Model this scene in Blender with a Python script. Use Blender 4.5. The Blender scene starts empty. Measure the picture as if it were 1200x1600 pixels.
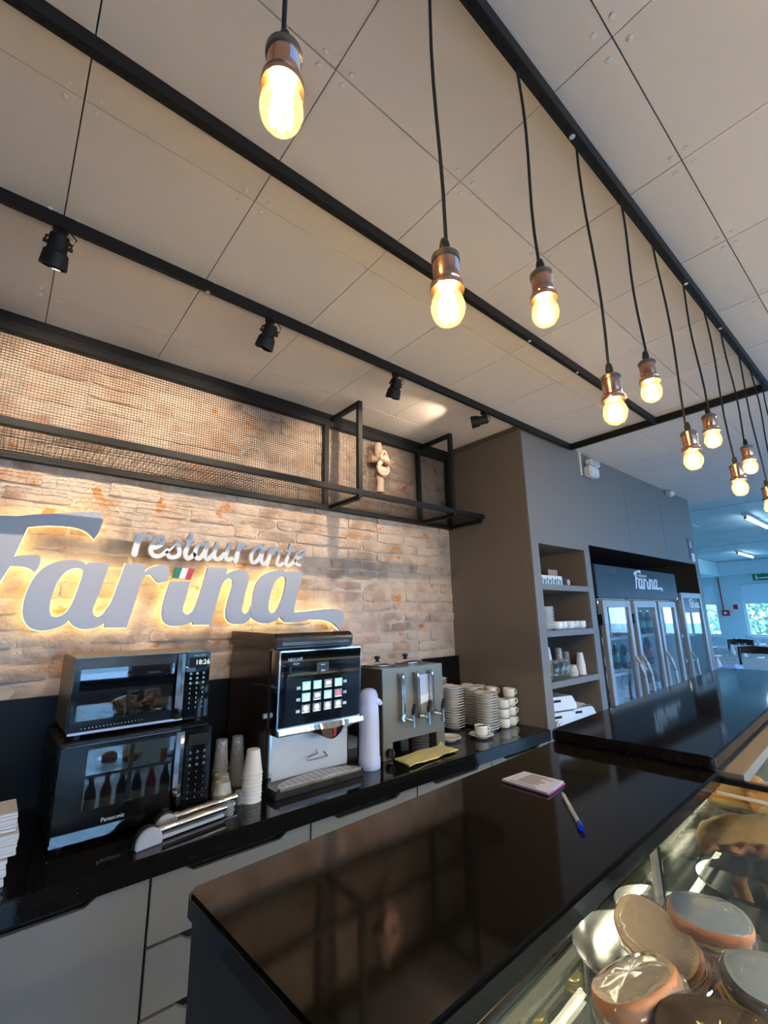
import bpy, bmesh, math, random
from mathutils import Vector, Matrix, noise
random.seed(7)
SC = bpy.context.scene
COL = SC.collection
PI = math.pi

# ------------------------------------------------------------------ camera
cam_d = bpy.data.cameras.new('camera')
cam = bpy.data.objects.new('camera', cam_d)
COL.objects.link(cam)
YAW, PITCH, ROLL = math.radians(40.2345), math.radians(13.2083), math.radians(-1.0431)
fw = Vector((math.sin(YAW)*math.cos(PITCH), math.cos(YAW)*math.cos(PITCH), math.sin(PITCH)))
rt = Vector((math.cos(YAW), -math.sin(YAW), 0))
up = rt.cross(fw)
rt2 = rt*math.cos(ROLL) + up*math.sin(ROLL)
up2 = -rt*math.sin(ROLL) + up*math.cos(ROLL)
M = Matrix((rt2, up2, -fw)).transposed().to_4x4()
M.translation = (0, 0, 1.5)
cam.matrix_world = M
cam_d.sensor_fit = 'VERTICAL'
cam_d.sensor_height = 24.0
cam_d.lens = 707.112/1600*24.0
cam_d.clip_start = 0.01
SC.camera = cam

# ------------------------------------------------------------------ world, exposure, daylight
SC.view_settings.view_transform = 'Standard'
SC.view_settings.look = 'None'
SC.view_settings.gamma = 1.0
SC.view_settings.use_curve_mapping = False
SC.view_settings.exposure = 0.58
SC.render.film_transparent = False
W = bpy.data.worlds.new('sky')
SC.world = W
W.use_nodes = True
wn, wl = W.node_tree.nodes, W.node_tree.links
bg = wn['Background']
tc = wn.new('ShaderNodeTexCoord')
sep = wn.new('ShaderNodeSeparateXYZ')
wl.new(tc.outputs['Generated'], sep.inputs[0])
rmp = wn.new('ShaderNodeValToRGB')
rmp.color_ramp.elements[0].position = 0.0
rmp.color_ramp.elements[0].color = (0.30, 0.56, 1.0, 1)
rmp.color_ramp.elements[1].position = 0.6
rmp.color_ramp.elements[1].color = (0.24, 0.48, 1.0, 1)
wl.new(sep.outputs['Z'], rmp.inputs[0])
wl.new(rmp.outputs[0], bg.inputs['Color'])
SKY = 11.0
bg.inputs['Strength'].default_value = SKY

def portal(name, loc, rot, sx, sy):
    l = bpy.data.lights.new(name, 'AREA')
    l.shape = 'RECTANGLE'; l.size = sx; l.size_y = sy
    l.cycles.is_portal = True
    o = bpy.data.objects.new(name, l); COL.objects.link(o)
    o.location = loc; o.rotation_euler = rot
REAR_WIN = [(-0.9, 1.9), (2.5, 5.3), (5.9, 8.7), (9.3, 12.1)]     # x ranges, wall y=-5
FAR_WIN = [(3.78, 5.0), (1.72, 3.22), (0.0, 1.4), (-1.9, -0.4), (-4.2, -2.7)]   # y ranges, wall x=15
WZ0, WZ1 = 0.88, 2.22
for a, b in REAR_WIN:
    portal('window_daylight', ((a+b)/2, -4.98, 1.575), (PI/2, 0, 0), b-a, 1.85)
for a, b in FAR_WIN:
    portal('window_daylight', (14.97, (a+b)/2, (WZ0+WZ1)/2), (PI/2, 0, -PI/2), b-a, WZ1-WZ0)

# ------------------------------------------------------------------ materials
MATS = {}
def mat(name, col, rough=0.5, metal=0.0, var=0.06, nscale=12.0, bump=0.0, bscale=60.0, coat=0.0,
        trans=0.0, ior=1.45, emit=None, estr=0.0, sheen=0.0, rvar=0.05, spec=0.5, objvar=0.0):
    if name in MATS: return MATS[name]
    m = bpy.data.materials.new(name); m.use_nodes = True
    n, l = m.node_tree.nodes, m.node_tree.links
    p = n['Principled BSDF']
    t = n.new('ShaderNodeTexCoord')
    nz = n.new('ShaderNodeTexNoise'); nz.inputs['Scale'].default_value = nscale; nz.inputs['Detail'].default_value = 5
    l.new(t.outputs['Object'], nz.inputs['Vector'])
    mx = n.new('ShaderNodeMix'); mx.data_type = 'RGBA'
    c = Vector(col)
    mx.inputs[6].default_value = (*[max(0, x*(1-var)) for x in c], 1)
    mx.inputs[7].default_value = (*[min(1, x*(1+var)) for x in c], 1)
    l.new(nz.outputs['Fac'], mx.inputs[0])
    src = mx.outputs[2]
    if objvar:
        oi = n.new('ShaderNodeObjectInfo')
        hs = n.new('ShaderNodeHueSaturation')
        mr = n.new('ShaderNodeMapRange'); mr.inputs[3].default_value = 1-objvar; mr.inputs[4].default_value = 1+objvar
        l.new(oi.outputs['Random'], mr.inputs[0]); l.new(mr.outputs[0], hs.inputs['Value'])
        l.new(src, hs.inputs['Color']); src = hs.outputs[0]
    l.new(src, p.inputs['Base Color'])
    rr = n.new('ShaderNodeMapRange')
    rr.inputs[3].default_value = max(0.0, rough-rvar); rr.inputs[4].default_value = min(1, rough+rvar)
    l.new(nz.outputs['Fac'], rr.inputs[0]); l.new(rr.outputs[0], p.inputs['Roughness'])
    p.inputs['Metallic'].default_value = metal
    p.inputs['Coat Weight'].default_value = coat
    p.inputs['Coat Roughness'].default_value = 0.03
    p.inputs['Transmission Weight'].default_value = trans
    p.inputs['IOR'].default_value = ior
    p.inputs['Specular IOR Level'].default_value = spec
    p.inputs['Sheen Weight'].default_value = sheen
    if emit:
        p.inputs['Emission Color'].default_value = (*emit, 1); p.inputs['Emission Strength'].default_value = estr
    if bump:
        b2 = n.new('ShaderNodeTexNoise'); b2.inputs['Scale'].default_value = bscale; b2.inputs['Detail'].default_value = 6
        l.new(t.outputs['Object'], b2.inputs['Vector'])
        bp = n.new('ShaderNodeBump'); bp.inputs['Strength'].default_value = bump; bp.inputs['Distance'].default_value = 0.004
        l.new(b2.outputs['Fac'], bp.inputs['Height']); l.new(bp.outputs[0], p.inputs['Normal'])
    MATS[name] = m
    return m

def glass(name, tint=(1, 1, 1), refl=0.5, rough=0.02, haze=0.0, hcol=(1, 1, 1), milk=False):
    """thin clear pane: transparent plus a fresnel weighted gloss, optional milky share"""
    m = bpy.data.materials.new(name); m.use_nodes = True
    n, l = m.node_tree.nodes, m.node_tree.links
    n.remove(n['Principled BSDF'])
    out = n['Material Output']
    tr = n.new('ShaderNodeBsdfTransparent'); tr.inputs[0].default_value = (*tint, 1)
    gl = n.new('ShaderNodeBsdfGlossy'); gl.inputs['Roughness'].default_value = rough
    lw = n.new('ShaderNodeLayerWeight')           # Schlick reflectance, the same from both sides of the pane
    pw5 = n.new('ShaderNodeMath'); pw5.operation = 'POWER'; pw5.inputs[1].default_value = 5
    l.new(lw.outputs['Facing'], pw5.inputs[0])
    mu = n.new('ShaderNodeMath'); mu.operation = 'MULTIPLY_ADD'; mu.inputs[1].default_value = 0.9*refl; mu.inputs[2].default_value = 0.04*refl
    l.new(pw5.outputs[0], mu.inputs[0])
    mx = n.new('ShaderNodeMixShader')
    l.new(mu.outputs[0], mx.inputs[0]); l.new(tr.outputs[0], mx.inputs[1]); l.new(gl.outputs[0], mx.inputs[2])
    last = mx.outputs[0]
    if haze:
        df = n.new('ShaderNodeBsdfTranslucent' if milk else 'ShaderNodeBsdfDiffuse'); df.inputs[0].default_value = (*hcol, 1)
        nz = n.new('ShaderNodeTexNoise'); nz.inputs['Scale'].default_value = 18
        mr = n.new('ShaderNodeMapRange'); mr.inputs[3].default_value = haze*0.6; mr.inputs[4].default_value = haze*1.4
        l.new(nz.outputs['Fac'], mr.inputs[0])
        m2 = n.new('ShaderNodeMixShader')
        l.new(mr.outputs[0], m2.inputs[0]); l.new(last, m2.inputs[1]); l.new(df.outputs[0], m2.inputs[2])
        last = m2.outputs[0]
    l.new(last, out.inputs[0])
    MATS[name] = m
    return m

def emitter(name, col, s):
    m = bpy.data.materials.new(name); m.use_nodes = True
    n, l = m.node_tree.nodes, m.node_tree.links
    n.remove(n['Principled BSDF'])
    e = n.new('ShaderNodeEmission'); e.inputs[0].default_value = (*col, 1); e.inputs[1].default_value = s
    l.new(e.outputs[0], n['Material Output'].inputs[0])
    MATS[name] = m
    return m

def brick_mat():
    m = bpy.data.materials.new('old_brick'); m.use_nodes = True
    n, l = m.node_tree.nodes, m.node_tree.links
    p = n['Principled BSDF']
    geo = n.new('ShaderNodeNewGeometry')
    oi = n.new('ShaderNodeObjectInfo')
    ramp = n.new('ShaderNodeValToRGB'); cr = ramp.color_ramp
    cr.elements[0].position = 0; cr.elements[0].color = (0.26, 0.165, 0.12, 1)
    cr.elements[1].position = 1; cr.elements[1].color = (0.54, 0.39, 0.29, 1)
    for ps, c in ((0.3, (0.44, 0.29, 0.21, 1)), (0.55, (0.48, 0.33, 0.245, 1)), (0.72, (0.44, 0.24, 0.14, 1)), (0.8, (0.55, 0.42, 0.34, 1))):
        e = cr.elements.new(ps); e.color = c
    l.new(oi.outputs['Random'], ramp.inputs[0])
    # lime wash over the brick
    n1 = n.new('ShaderNodeTexNoise'); n1.inputs['Scale'].default_value = 5.5; n1.inputs['Detail'].default_value = 7; n1.inputs['Roughness'].default_value = 0.62
    l.new(geo.outputs['Position'], n1.inputs['Vector'])
    r1 = n.new('ShaderNodeValToRGB'); r1.color_ramp.elements[0].position = 0.38; r1.color_ramp.elements[1].position = 0.56
    l.new(n1.outputs['Fac'], r1.inputs[0])
    m1 = n.new('ShaderNodeMix'); m1.data_type = 'RGBA'; m1.inputs[7].default_value = (0.60, 0.47, 0.375, 1)
    mf = n.new('ShaderNodeMath'); mf.operation = 'MULTIPLY'; mf.inputs[1].default_value = 0.85
    l.new(r1.outputs[0], mf.inputs[0]); l.new(mf.outputs[0], m1.inputs[0]); l.new(ramp.outputs[0], m1.inputs[6])
    # bare orange patches
    n2 = n.new('ShaderNodeTexNoise'); n2.inputs['Scale'].default_value = 9; n2.inputs['Detail'].default_value = 3
    mp = n.new('ShaderNodeMapping'); mp.inputs['Location'].default_value = (7.3, 1.1, 4.2)
    l.new(geo.outputs['Position'], mp.inputs[0]); l.new(mp.outputs[0], n2.inputs['Vector'])
    r2 = n.new('ShaderNodeValToRGB'); r2.color_ramp.elements[0].position = 0.64; r2.color_ramp.elements[1].position = 0.68
    l.new(n2.outputs['Fac'], r2.inputs[0])
    m2 = n.new('ShaderNodeMix'); m2.data_type = 'RGBA'; m2.inputs[7].default_value = (0.56, 0.22, 0.07, 1)
    l.new(r2.outputs[0], m2.inputs[0]); l.new(m1.outputs[2], m2.inputs[6])
    # grey cement smears and grime
    n3 = n.new('ShaderNodeTexNoise'); n3.inputs['Scale'].default_value = 3.2; n3.inputs['Detail'].default_value = 8
    mp3 = n.new('ShaderNodeMapping'); mp3.inputs['Location'].default_value = (2.3, 9.1, 1.2)
    l.new(geo.outputs['Position'], mp3.inputs[0]); l.new(mp3.outputs[0], n3.inputs['Vector'])
    r3 = n.new('ShaderNodeValToRGB'); r3.color_ramp.elements[0].position = 0.54; r3.color_ramp.elements[1].position = 0.68
    r3.color_ramp.elements[1].color = (0.6, 0.6, 0.6, 1)
    l.new(n3.outputs['Fac'], r3.inputs[0])
    m3 = n.new('ShaderNodeMix'); m3.data_type = 'RGBA'; m3.inputs[7].default_value = (0.22, 0.185, 0.165, 1)
    l.new(r3.outputs[0], m3.inputs[0]); l.new(m2.outputs[2], m3.inputs[6])
    l.new(m3.outputs[2], p.inputs['Base Color'])
    p.inputs['Roughness'].default_value = 0.93
    n4 = n.new('ShaderNodeTexNoise'); n4.inputs['Scale'].default_value = 34; n4.inputs['Detail'].default_value = 8; n4.inputs['Roughness'].default_value = 0.65
    l.new(geo.outputs['Position'], n4.inputs['Vector'])
    bp = n.new('ShaderNodeBump'); bp.inputs['Strength'].default_value = 0.9; bp.inputs['Distance'].default_value = 0.014
    l.new(n4.outputs['Fac'], bp.inputs['Height']); l.new(bp.outputs[0], p.inputs['Normal'])
    MATS['brick'] = m
    return m

brick_mat()
mat('mortar', (0.46, 0.375, 0.305), 0.95, var=0.45, nscale=11, bump=0.8, bscale=40)
mat('ceiling_board', (0.73, 0.665, 0.625), 0.75, var=0.03, nscale=3, bump=0.15, bscale=14, objvar=0.03)
mat('ceiling_void', (0.05, 0.045, 0.04), 0.9)
mat('screw_white', (0.75, 0.74, 0.72), 0.35)
mat('black_metal', (0.009, 0.009, 0.010), 0.5, var=0.2, spec=0.3)
mat('black_hole', (0.002, 0.002, 0.002), 0.9)
mat('granite', (0.008, 0.007, 0.0065), 0.07, var=0.5, nscale=160, rvar=0.02, spec=0.34)
mat('granite_edge', (0.006, 0.0055, 0.005), 0.38, var=0.4, nscale=160, spec=0.15)
mat('laminate_taupe', (0.165, 0.140, 0.118), 0.5, var=0.04, nscale=5, bump=0.04, bscale=200)
mat('laminate_grey', (0.185, 0.172, 0.165), 0.5, var=0.03, nscale=5, bump=0.04, bscale=200)
mat('laminate_dark', (0.10, 0.085, 0.075), 0.55, var=0.05)
mat('drawer_front', (0.20, 0.185, 0.170), 0.45, var=0.03, nscale=4)
mat('void_dark', (0.008, 0.007, 0.007), 0.8)
mat('bar_panel', (0.044, 0.039, 0.034), 0.5, var=0.1)
mat('plaster_white', (0.72, 0.74, 0.75), 0.85, var=0.03, bump=0.1)
mat('dining_daylight', (0.48, 0.70, 0.74), 0.85, var=0.03, bump=0.1)  # cyan daylight of the dining room put into the wall colour
mat('ceiling_plank', (0.48, 0.66, 0.70), 0.6, var=0.04, nscale=3)  # plank colour carries the same cyan daylight tint
mat('floor_tile', (0.60, 0.56, 0.52), 0.25, var=0.1, nscale=3)
mat('copper', (0.72, 0.40, 0.27), 0.24, 1.0, var=0.12, nscale=25)
mat('bronze_dark', (0.22, 0.19, 0.18), 0.32, 0.9, var=0.2)
mat('rubber_black', (0.012, 0.012, 0.014), 0.6)
mat('cord_black', (0.012, 0.012, 0.013), 0.65, var=0.2, nscale=400)
mat('sticker', (0.45, 0.50, 0.62), 0.4, var=0.15)
glass('bulb_glass', (1.0, 0.88, 0.55), 0.5, 0.02, haze=0.035, hcol=(1.0, 0.70, 0.25), milk=True)  # amber milky share stands in for the bloom around the filaments
emitter('filament', (1.0, 0.72, 0.33), 230)
mat('chrome', (0.72, 0.72, 0.73), 0.1, 1.0, var=0.04)
mat('steel', (0.20, 0.175, 0.135), 0.40, 0.6, var=0.05, nscale=3)
mat('steel_satin', (0.50, 0.52, 0.60), 0.42, 0.25, var=0.05)
mat('tray_steel', (0.33, 0.315, 0.28), 0.5, 0.8, var=0.08)
mat('sign_face', (0.32, 0.335, 0.385), 0.42, var=0.02)
mat('sign_small', (0.58, 0.59, 0.62), 0.5, 0.0, var=0.05)
emitter('sign_led', (1.0, 0.71, 0.22), 4.0)
mat('flag_green', (0.0, 0.16, 0.09), 0.4); mat('flag_white', (0.62, 0.62, 0.62), 0.4); mat('flag_red', (0.42, 0.02, 0.02), 0.4)
mat('appliance_black', (0.012, 0.012, 0.013), 0.28, var=0.15)
mat('black_gloss', (0.005, 0.0055, 0.007), 0.03, var=0.2, rvar=0.0, spec=0.42)
mat('door_black', (0.006, 0.006, 0.007), 0.14, var=0.2, spec=0.3)
mat('window_mirror', (0.004, 0.005, 0.006), 0.02, var=0.1, rvar=0.0, spec=1.0, coat=1.0)
mat('panel_black', (0.003, 0.0035, 0.005), 0.05, var=0.2, rvar=0.0, spec=0.16)
mat('alu_beige', (0.19, 0.17, 0.14), 0.45, var=0.06)
mat('coffee_brown', (0.045, 0.030, 0.024), 0.25, 0.4, var=0.15, coat=0.4)
mat('plastic_white', (0.72, 0.73, 0.77), 0.35, var=0.02)
mat('plastic_bluewhite', (0.56, 0.64, 0.94), 0.38, var=0.02)  # blue daylight on the white thermos and notepad put into the colour
mat('porcelain', (0.74, 0.72, 0.70), 0.16, var=0.03, coat=0.3)
mat('paper_white', (0.72, 0.71, 0.72), 0.8, var=0.06, bump=0.2, bscale=30)
mat('cup_paper', (0.78, 0.77, 0.76), 0.55, var=0.03)
glass('tub_plastic', (0.9, 0.9, 0.9), 0.6, 0.1, haze=0.6, hcol=(0.75, 0.75, 0.74))
glass('clear_plastic', (0.86, 0.85, 0.83), 0.8, 0.06, haze=0.26, hcol=(0.7, 0.7, 0.7))
glass('clear_glass', (0.93, 0.96, 0.95), 0.7, 0.01, haze=0.02)
glass('pane_glass', (0.93, 0.97, 0.96), 0.5, 0.005)
glass('case_glass', (0.97, 0.985, 0.975), 0.55, 0.005)
glass('shelf_glass', (0.94, 0.97, 0.95), 0.6, 0.01, haze=0.05, hcol=(0.75, 0.85, 0.8))
glass('fridge_glass', (0.80, 0.88, 0.92), 1.2, 0.01)
mat('cloth_yellow', (0.62, 0.52, 0.16), 0.9, var=0.12, nscale=30, bump=0.5, bscale=120, sheen=0.3)
mat('wood_weathered', (0.24, 0.15, 0.10), 0.7, var=0.35, nscale=20, bump=0.5, bscale=40)
mat('wood_bark', (0.36, 0.27, 0.21), 0.8, var=0.35, nscale=18, bump=0.6, bscale=50)
mat('pink_clay', (0.72, 0.40, 0.32), 0.5, var=0.25, nscale=25)
mat('wood_dark', (0.035, 0.018, 0.012), 0.4, var=0.3)
mat('tablecloth', (0.70, 0.71, 0.74), 0.85, var=0.03)
emitter('case_led', (1.0, 0.88, 0.62), 190)
emitter('case_led_rear', (1.0, 0.88, 0.62), 22)
emitter('case_led_far', (1.0, 0.88, 0.62), 210)
emitter('tube_light', (0.6, 0.8, 1.0), 16)
emitter('fridge_led', (0.75, 0.92, 1.0), 8)
emitter('ui_teal', (0.30, 0.75, 0.72), 0.9)
emitter('ui_white', (0.80, 0.95, 0.92), 1.0)
emitter('ui_pink', (0.85, 0.22, 0.30), 0.9)
mat('ui_grey', (0.36, 0.36, 0.36), 0.4)
mat('print_white', (0.70, 0.72, 0.74), 0.5)
mat('print_dim', (0.20, 0.21, 0.22), 0.5)
mat('print_dark', (0.10, 0.09, 0.12), 0.6)
mat('red_plastic', (0.45, 0.02, 0.02), 0.35)
mat('red_paper', (0.50, 0.06, 0.10), 0.6)
mat('blue_plastic', (0.01, 0.04, 0.55), 0.3)
mat('fridge_black', (0.010, 0.011, 0.013), 0.4, var=0.1)
mat('fridge_head', (0.016, 0.026, 0.034), 0.35, var=0.05)
mat('fridge_frame', (0.34, 0.34, 0.35), 0.35, 0.2, var=0.03)
mat('fridge_inner', (0.62, 0.70, 0.74), 0.5)
mat('niche_brown', (0.040, 0.026, 0.020), 0.6, var=0.1)
mat('bread_crumb', (0.70, 0.53, 0.37), 0.85, var=0.16, nscale=60, bump=0.7, bscale=160)
mat('bread_crust', (0.40, 0.15, 0.06), 0.55, var=0.25, nscale=16, bump=0.3, bscale=60)
mat('bun_reflection_grey', (0.13, 0.16, 0.19), 0.35, var=0.12, nscale=14, coat=0.3)  # blue-grey reflected daylight painted as the bun colour
mat('bread_dark', (0.026, 0.017, 0.015), 0.45, var=0.35, nscale=14, bump=0.3, bscale=60)  # dark reflection put into the front bun; also colours coffee and carton
mat('ham', (0.62, 0.30, 0.24), 0.4, var=0.2)
mat('cheese', (0.70, 0.55, 0.22), 0.4, var=0.1)
mat('meat_brown', (0.25, 0.14, 0.06), 0.6, var=0.4, nscale=50, bump=0.6, bscale=90)
glass('film_wrap', (0.95, 0.95, 0.96), 1.0, 0.08, haze=0.05, hcol=(0.6, 0.62, 0.66))
glass('film_shiny', (0.93, 0.93, 0.93), 2.2, 0.16, haze=0.10, hcol=(0.7, 0.7, 0.7))
glass('film_thin', (0.9, 0.88, 0.88), 1.0, 0.10)
glass('film_grey', (0.70, 0.74, 0.78), 1.0, 0.16, haze=0.55, hcol=(0.20, 0.235, 0.27))
mat('pastry_gold', (0.74, 0.45, 0.13), 0.5, var=0.3, nscale=40, bump=0.6, bscale=60)
mat('pastry_orange', (0.80, 0.36, 0.08), 0.35, var=0.15, nscale=18, coat=0.3)
mat('pastry_pale', (0.78, 0.50, 0.22), 0.5, var=0.15)
mat('churro', (0.55, 0.25, 0.08), 0.6, var=0.3, nscale=60, bump=0.6, bscale=90)
mat('gold_cap', (0.60, 0.44, 0.12), 0.3, 0.9)
mat('bottle_dark', (0.03, 0.016, 0.01), 0.08, var=0.2, coat=0.5)
mat('bottle_amber', (0.28, 0.12, 0.03), 0.1, var=0.2)
mat('box_teal', (0.12, 0.34, 0.32), 0.6, var=0.4, nscale=40)
mat('box_kraft', (0.42, 0.32, 0.24), 0.7, var=0.1)
mat('leaf', (0.34, 0.48, 0.30), 0.6, var=0.5, nscale=4, objvar=0.25)
mat('trunk', (0.12, 0.08, 0.05), 0.9, var=0.3)
mat('lawn', (0.34, 0.36, 0.30), 0.9, var=0.4, nscale=0.6)
mat('blind', (0.55, 0.78, 0.86), 0.8, var=0.02, trans=0.0)
mat('exit_green', (0.0, 0.16, 0.08), 0.5)
mat('purple_sign', (0.10, 0.10, 0.17), 0.5)

# ------------------------------------------------------------------ mesh builder
class MB:
    def __init__(s): s.v = []; s.f = []; s.m = []
    def add(s, vs, fs, mi=0):
        o = len(s.v); s.v += [tuple(x) for x in vs]
        for f in fs: s.f.append([i+o for i in f]); s.m.append(mi)
        return s
    def box(s, x0, x1, y0, y1, z0, z1, mi=0):
        return s.add([(x0,y0,z0),(x1,y0,z0),(x1,y1,z0),(x0,y1,z0),(x0,y0,z1),(x1,y0,z1),(x1,y1,z1),(x0,y1,z1)],
                     [(0,3,2,1),(4,5,6,7),(0,1,5,4),(1,2,6,5),(2,3,7,6),(3,0,4,7)], mi)
    def lathe(s, prof, c=(0,0,0), n=20, mi=0, ax=(0,0,1), a0=0, a1=2*PI):
        ax = Vector(ax).normalized()
        q = Vector((0,0,1)).rotation_difference(ax)
        c = Vector(c); full = abs(a1-a0-2*PI) < 1e-6
        k = n if full else n+1
        vs = []
        for r, z in prof:
            for i in range(k):
                a = a0+(a1-a0)*i/n
                vs.append(c+q@Vector((r*math.cos(a), r*math.sin(a), z)))
        fs = []
        for j in range(len(prof)-1):
            for i in range(n):
                i2 = (i+1) % k
                fs.append((j*k+i, j*k+i2, (j+1)*k+i2, (j+1)*k+i))
        if prof[0][0] > 1e-5 and full: fs.append(tuple(range(k-1, -1, -1)))
        if prof[-1][0] > 1e-5 and full: fs.append(tuple((len(prof)-1)*k+i for i in range(k)))
        return s.add(vs, fs, mi)
    def cyl(s, a, b, r, n=12, mi=0, r2=None):
        a, b = Vector(a), Vector(b)
        return s.lathe([(r, 0), (r if r2 is None else r2, (b-a).length)], a, n, mi, b-a)
    def tube(s, pts, r, n=8, mi=0):
        pts = [Vector(p) for p in pts]; vs = []; k = len(pts)
        rs = r if isinstance(r, (list, tuple)) else [r]*k
        ref = Vector((0.13, 0.21, 0.97))
        for i, p in enumerate(pts):
            t = (pts[min(i+1, k-1)]-pts[max(i-1, 0)]).normalized()
            u = t.cross(ref)
            if u.length < 0.1: u = t.cross(Vector((1, 0, 0)))
            u.normalize(); w = t.cross(u)
            for j in range(n):
                a = 2*PI*j/n
                vs.append(p+rs[i]*(u*math.cos(a)+w*math.sin(a)))
        fs = [(i*n+j, i*n+(j+1) % n, (i+1)*n+(j+1) % n, (i+1)*n+j) for i in range(k-1) for j in range(n)]
        fs.append(tuple(range(n))[::-1]); fs.append(tuple((k-1)*n+j for j in range(n)))
        return s.add(vs, fs, mi)
    def prism(s, poly, y0, y1, mi=0):
        """polygon of (x, z) points extruded along y"""
        k = len(poly)
        vs = [(x, y0, z) for x, z in poly]+[(x, y1, z) for x, z in poly]
        fs = [tuple(range(k)), tuple(range(2*k-1, k-1, -1))]+[(i, i+k, (i+1) % k+k, (i+1) % k) for i in range(k)]
        return s.add(vs, fs, mi)
    def prism_z(s, poly, z0, z1, mi=0):
        k = len(poly)
        vs = [(x, y, z0) for x, y in poly]+[(x, y, z1) for x, y in poly]
        fs = [tuple(range(k-1, -1, -1)), tuple(range(k, 2*k))]+[(i, (i+1) % k, (i+1) % k+k, i+k) for i in range(k)]
        return s.add(vs, fs, mi)
    def ell(s, c, r, nu=16, nv=10, e=1.0, mi=0, jit=0.0, sc=3.0, seed=0):
        """superellipsoid with noise"""
        c = Vector(c); vs = []; f = lambda t: math.copysign(abs(t)**e, t)
        for j in range(nv+1):
            ph = -PI/2+PI*j/nv
            for i in range(nu):
                th = 2*PI*i/nu
                p = Vector((f(math.cos(ph))*f(math.cos(th)), f(math.cos(ph))*f(math.sin(th)), f(math.sin(ph))))
                k = 1+jit*noise.noise(p*sc+Vector((seed*3.7, seed*1.3, 0)))
                vs.append(c+Vector((p.x*r[0]*k, p.y*r[1]*k, p.z*r[2]*k)))
        fs = [(j*nu+i, j*nu+(i+1) % nu, (j+1)*nu+(i+1) % nu, (j+1)*nu+i) for j in range(nv) for i in range(nu)]
        return s.add(vs, fs, mi)
    def mesh(s, name, mats, loc=(0,0,0), bev=0.0, smooth=False, seg=2):
        me = bpy.data.meshes.new(name)
        L = Vector(loc)
        me.from_pydata([tuple(Vector(v)-L) for v in s.v], [], s.f)
        if not isinstance(mats, (list, tuple)): mats = [mats]
        for x in mats: me.materials.append(MATS[x] if isinstance(x, str) else x)
        if len(mats) > 1: me.polygons.foreach_set('material_index', s.m)
        bm = bmesh.new(); bm.from_mesh(me)
        bmesh.ops.remove_doubles(bm, verts=bm.verts, dist=1e-6)
        if bev:
            es = [e for e in bm.edges if len(e.link_faces) == 2 and e.calc_face_angle(0) > 0.5]
            bmesh.ops.bevel(bm, geom=es, offset=bev, segments=seg, affect='EDGES', clamp_overlap=True)
        bmesh.ops.recalc_face_normals(bm, faces=bm.faces)
        bm.to_mesh(me); bm.free()
        if smooth:
            me.polygons.foreach_set('use_smooth', [True]*len(me.polygons))
            try: me.set_sharp_from_angle(angle=math.radians(40))
            except Exception: pass
        me.update()
        return me

ORD = ['first', 'second', 'third', 'fourth', 'fifth', 'sixth', 'seventh', 'eighth', 'ninth', 'tenth', 'eleventh', 'twelfth', 'thirteenth', 'fourteenth', 'fifteenth', 'sixteenth', 'seventeenth', 'eighteenth', 'nineteenth', 'twentieth']
def nth(k, n):
    return 'bottom' if k == 0 else 'topmost' if k == n-1 else ORD[k]+' from bottom'
def tag(o, label=None, cat=None, group=None, kind=None):
    if label: o['label'] = label
    if cat: o['category'] = cat
    if group: o['group'] = group
    if kind: o['kind'] = kind
    return o
def link(name, data, parent=None, loc=(0,0,0)):
    o = bpy.data.objects.new(name, data); COL.objects.link(o); o.location = loc
    if parent: o.parent = parent
    return o
def thing(name, label, cat, loc=(0,0,0), group=None, rz=0.0):
    o = link(name, None, None, loc); o.empty_display_size = 0.05; o.rotation_euler = (0, 0, rz)
    return tag(o, label, cat, group)
def org(o):
    """world origin of an unrotated chain, so that parts can be written in world coordinates"""
    v = Vector(o.location)
    while o.parent: o = o.parent; v += Vector(o.location)
    return v
def part(name, mb, mats, parent, bev=0.0, smooth=False, label=None, kind=None, local=False, seg=2):
    me = mb.mesh(name, mats, (0,0,0) if local or parent is None else org(parent), bev, smooth, seg)
    return tag(link(name, me, parent), label, kind=kind)
def solo(name, label, cat, mb, mats, loc, group=None, bev=0.0, smooth=False, local=False):
    me = mb.mesh(name, mats, (0,0,0) if local else loc, bev, smooth)
    return tag(link(name, me, None, loc), label, cat, group)
def struct(name, mb, mats, parent=None, bev=0.0, smooth=False):
    me = mb.mesh(name, mats, (0,0,0), bev, smooth)
    o = link(name, me, parent)
    if parent is None: o['kind'] = 'structure'
    return o
def copy_tree(o, parent=None):
    c = o.copy(); COL.objects.link(c)
    if parent: c.parent = parent
    for ch in list(o.children): copy_tree(ch, c)
    return c
def place(proto, loc, label=None, rz=None, group=None):
    c = copy_tree(proto); c.location = loc
    if rz is not None: c.rotation_euler = (0, 0, rz)
    return tag(c, label, group=group)

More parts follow.
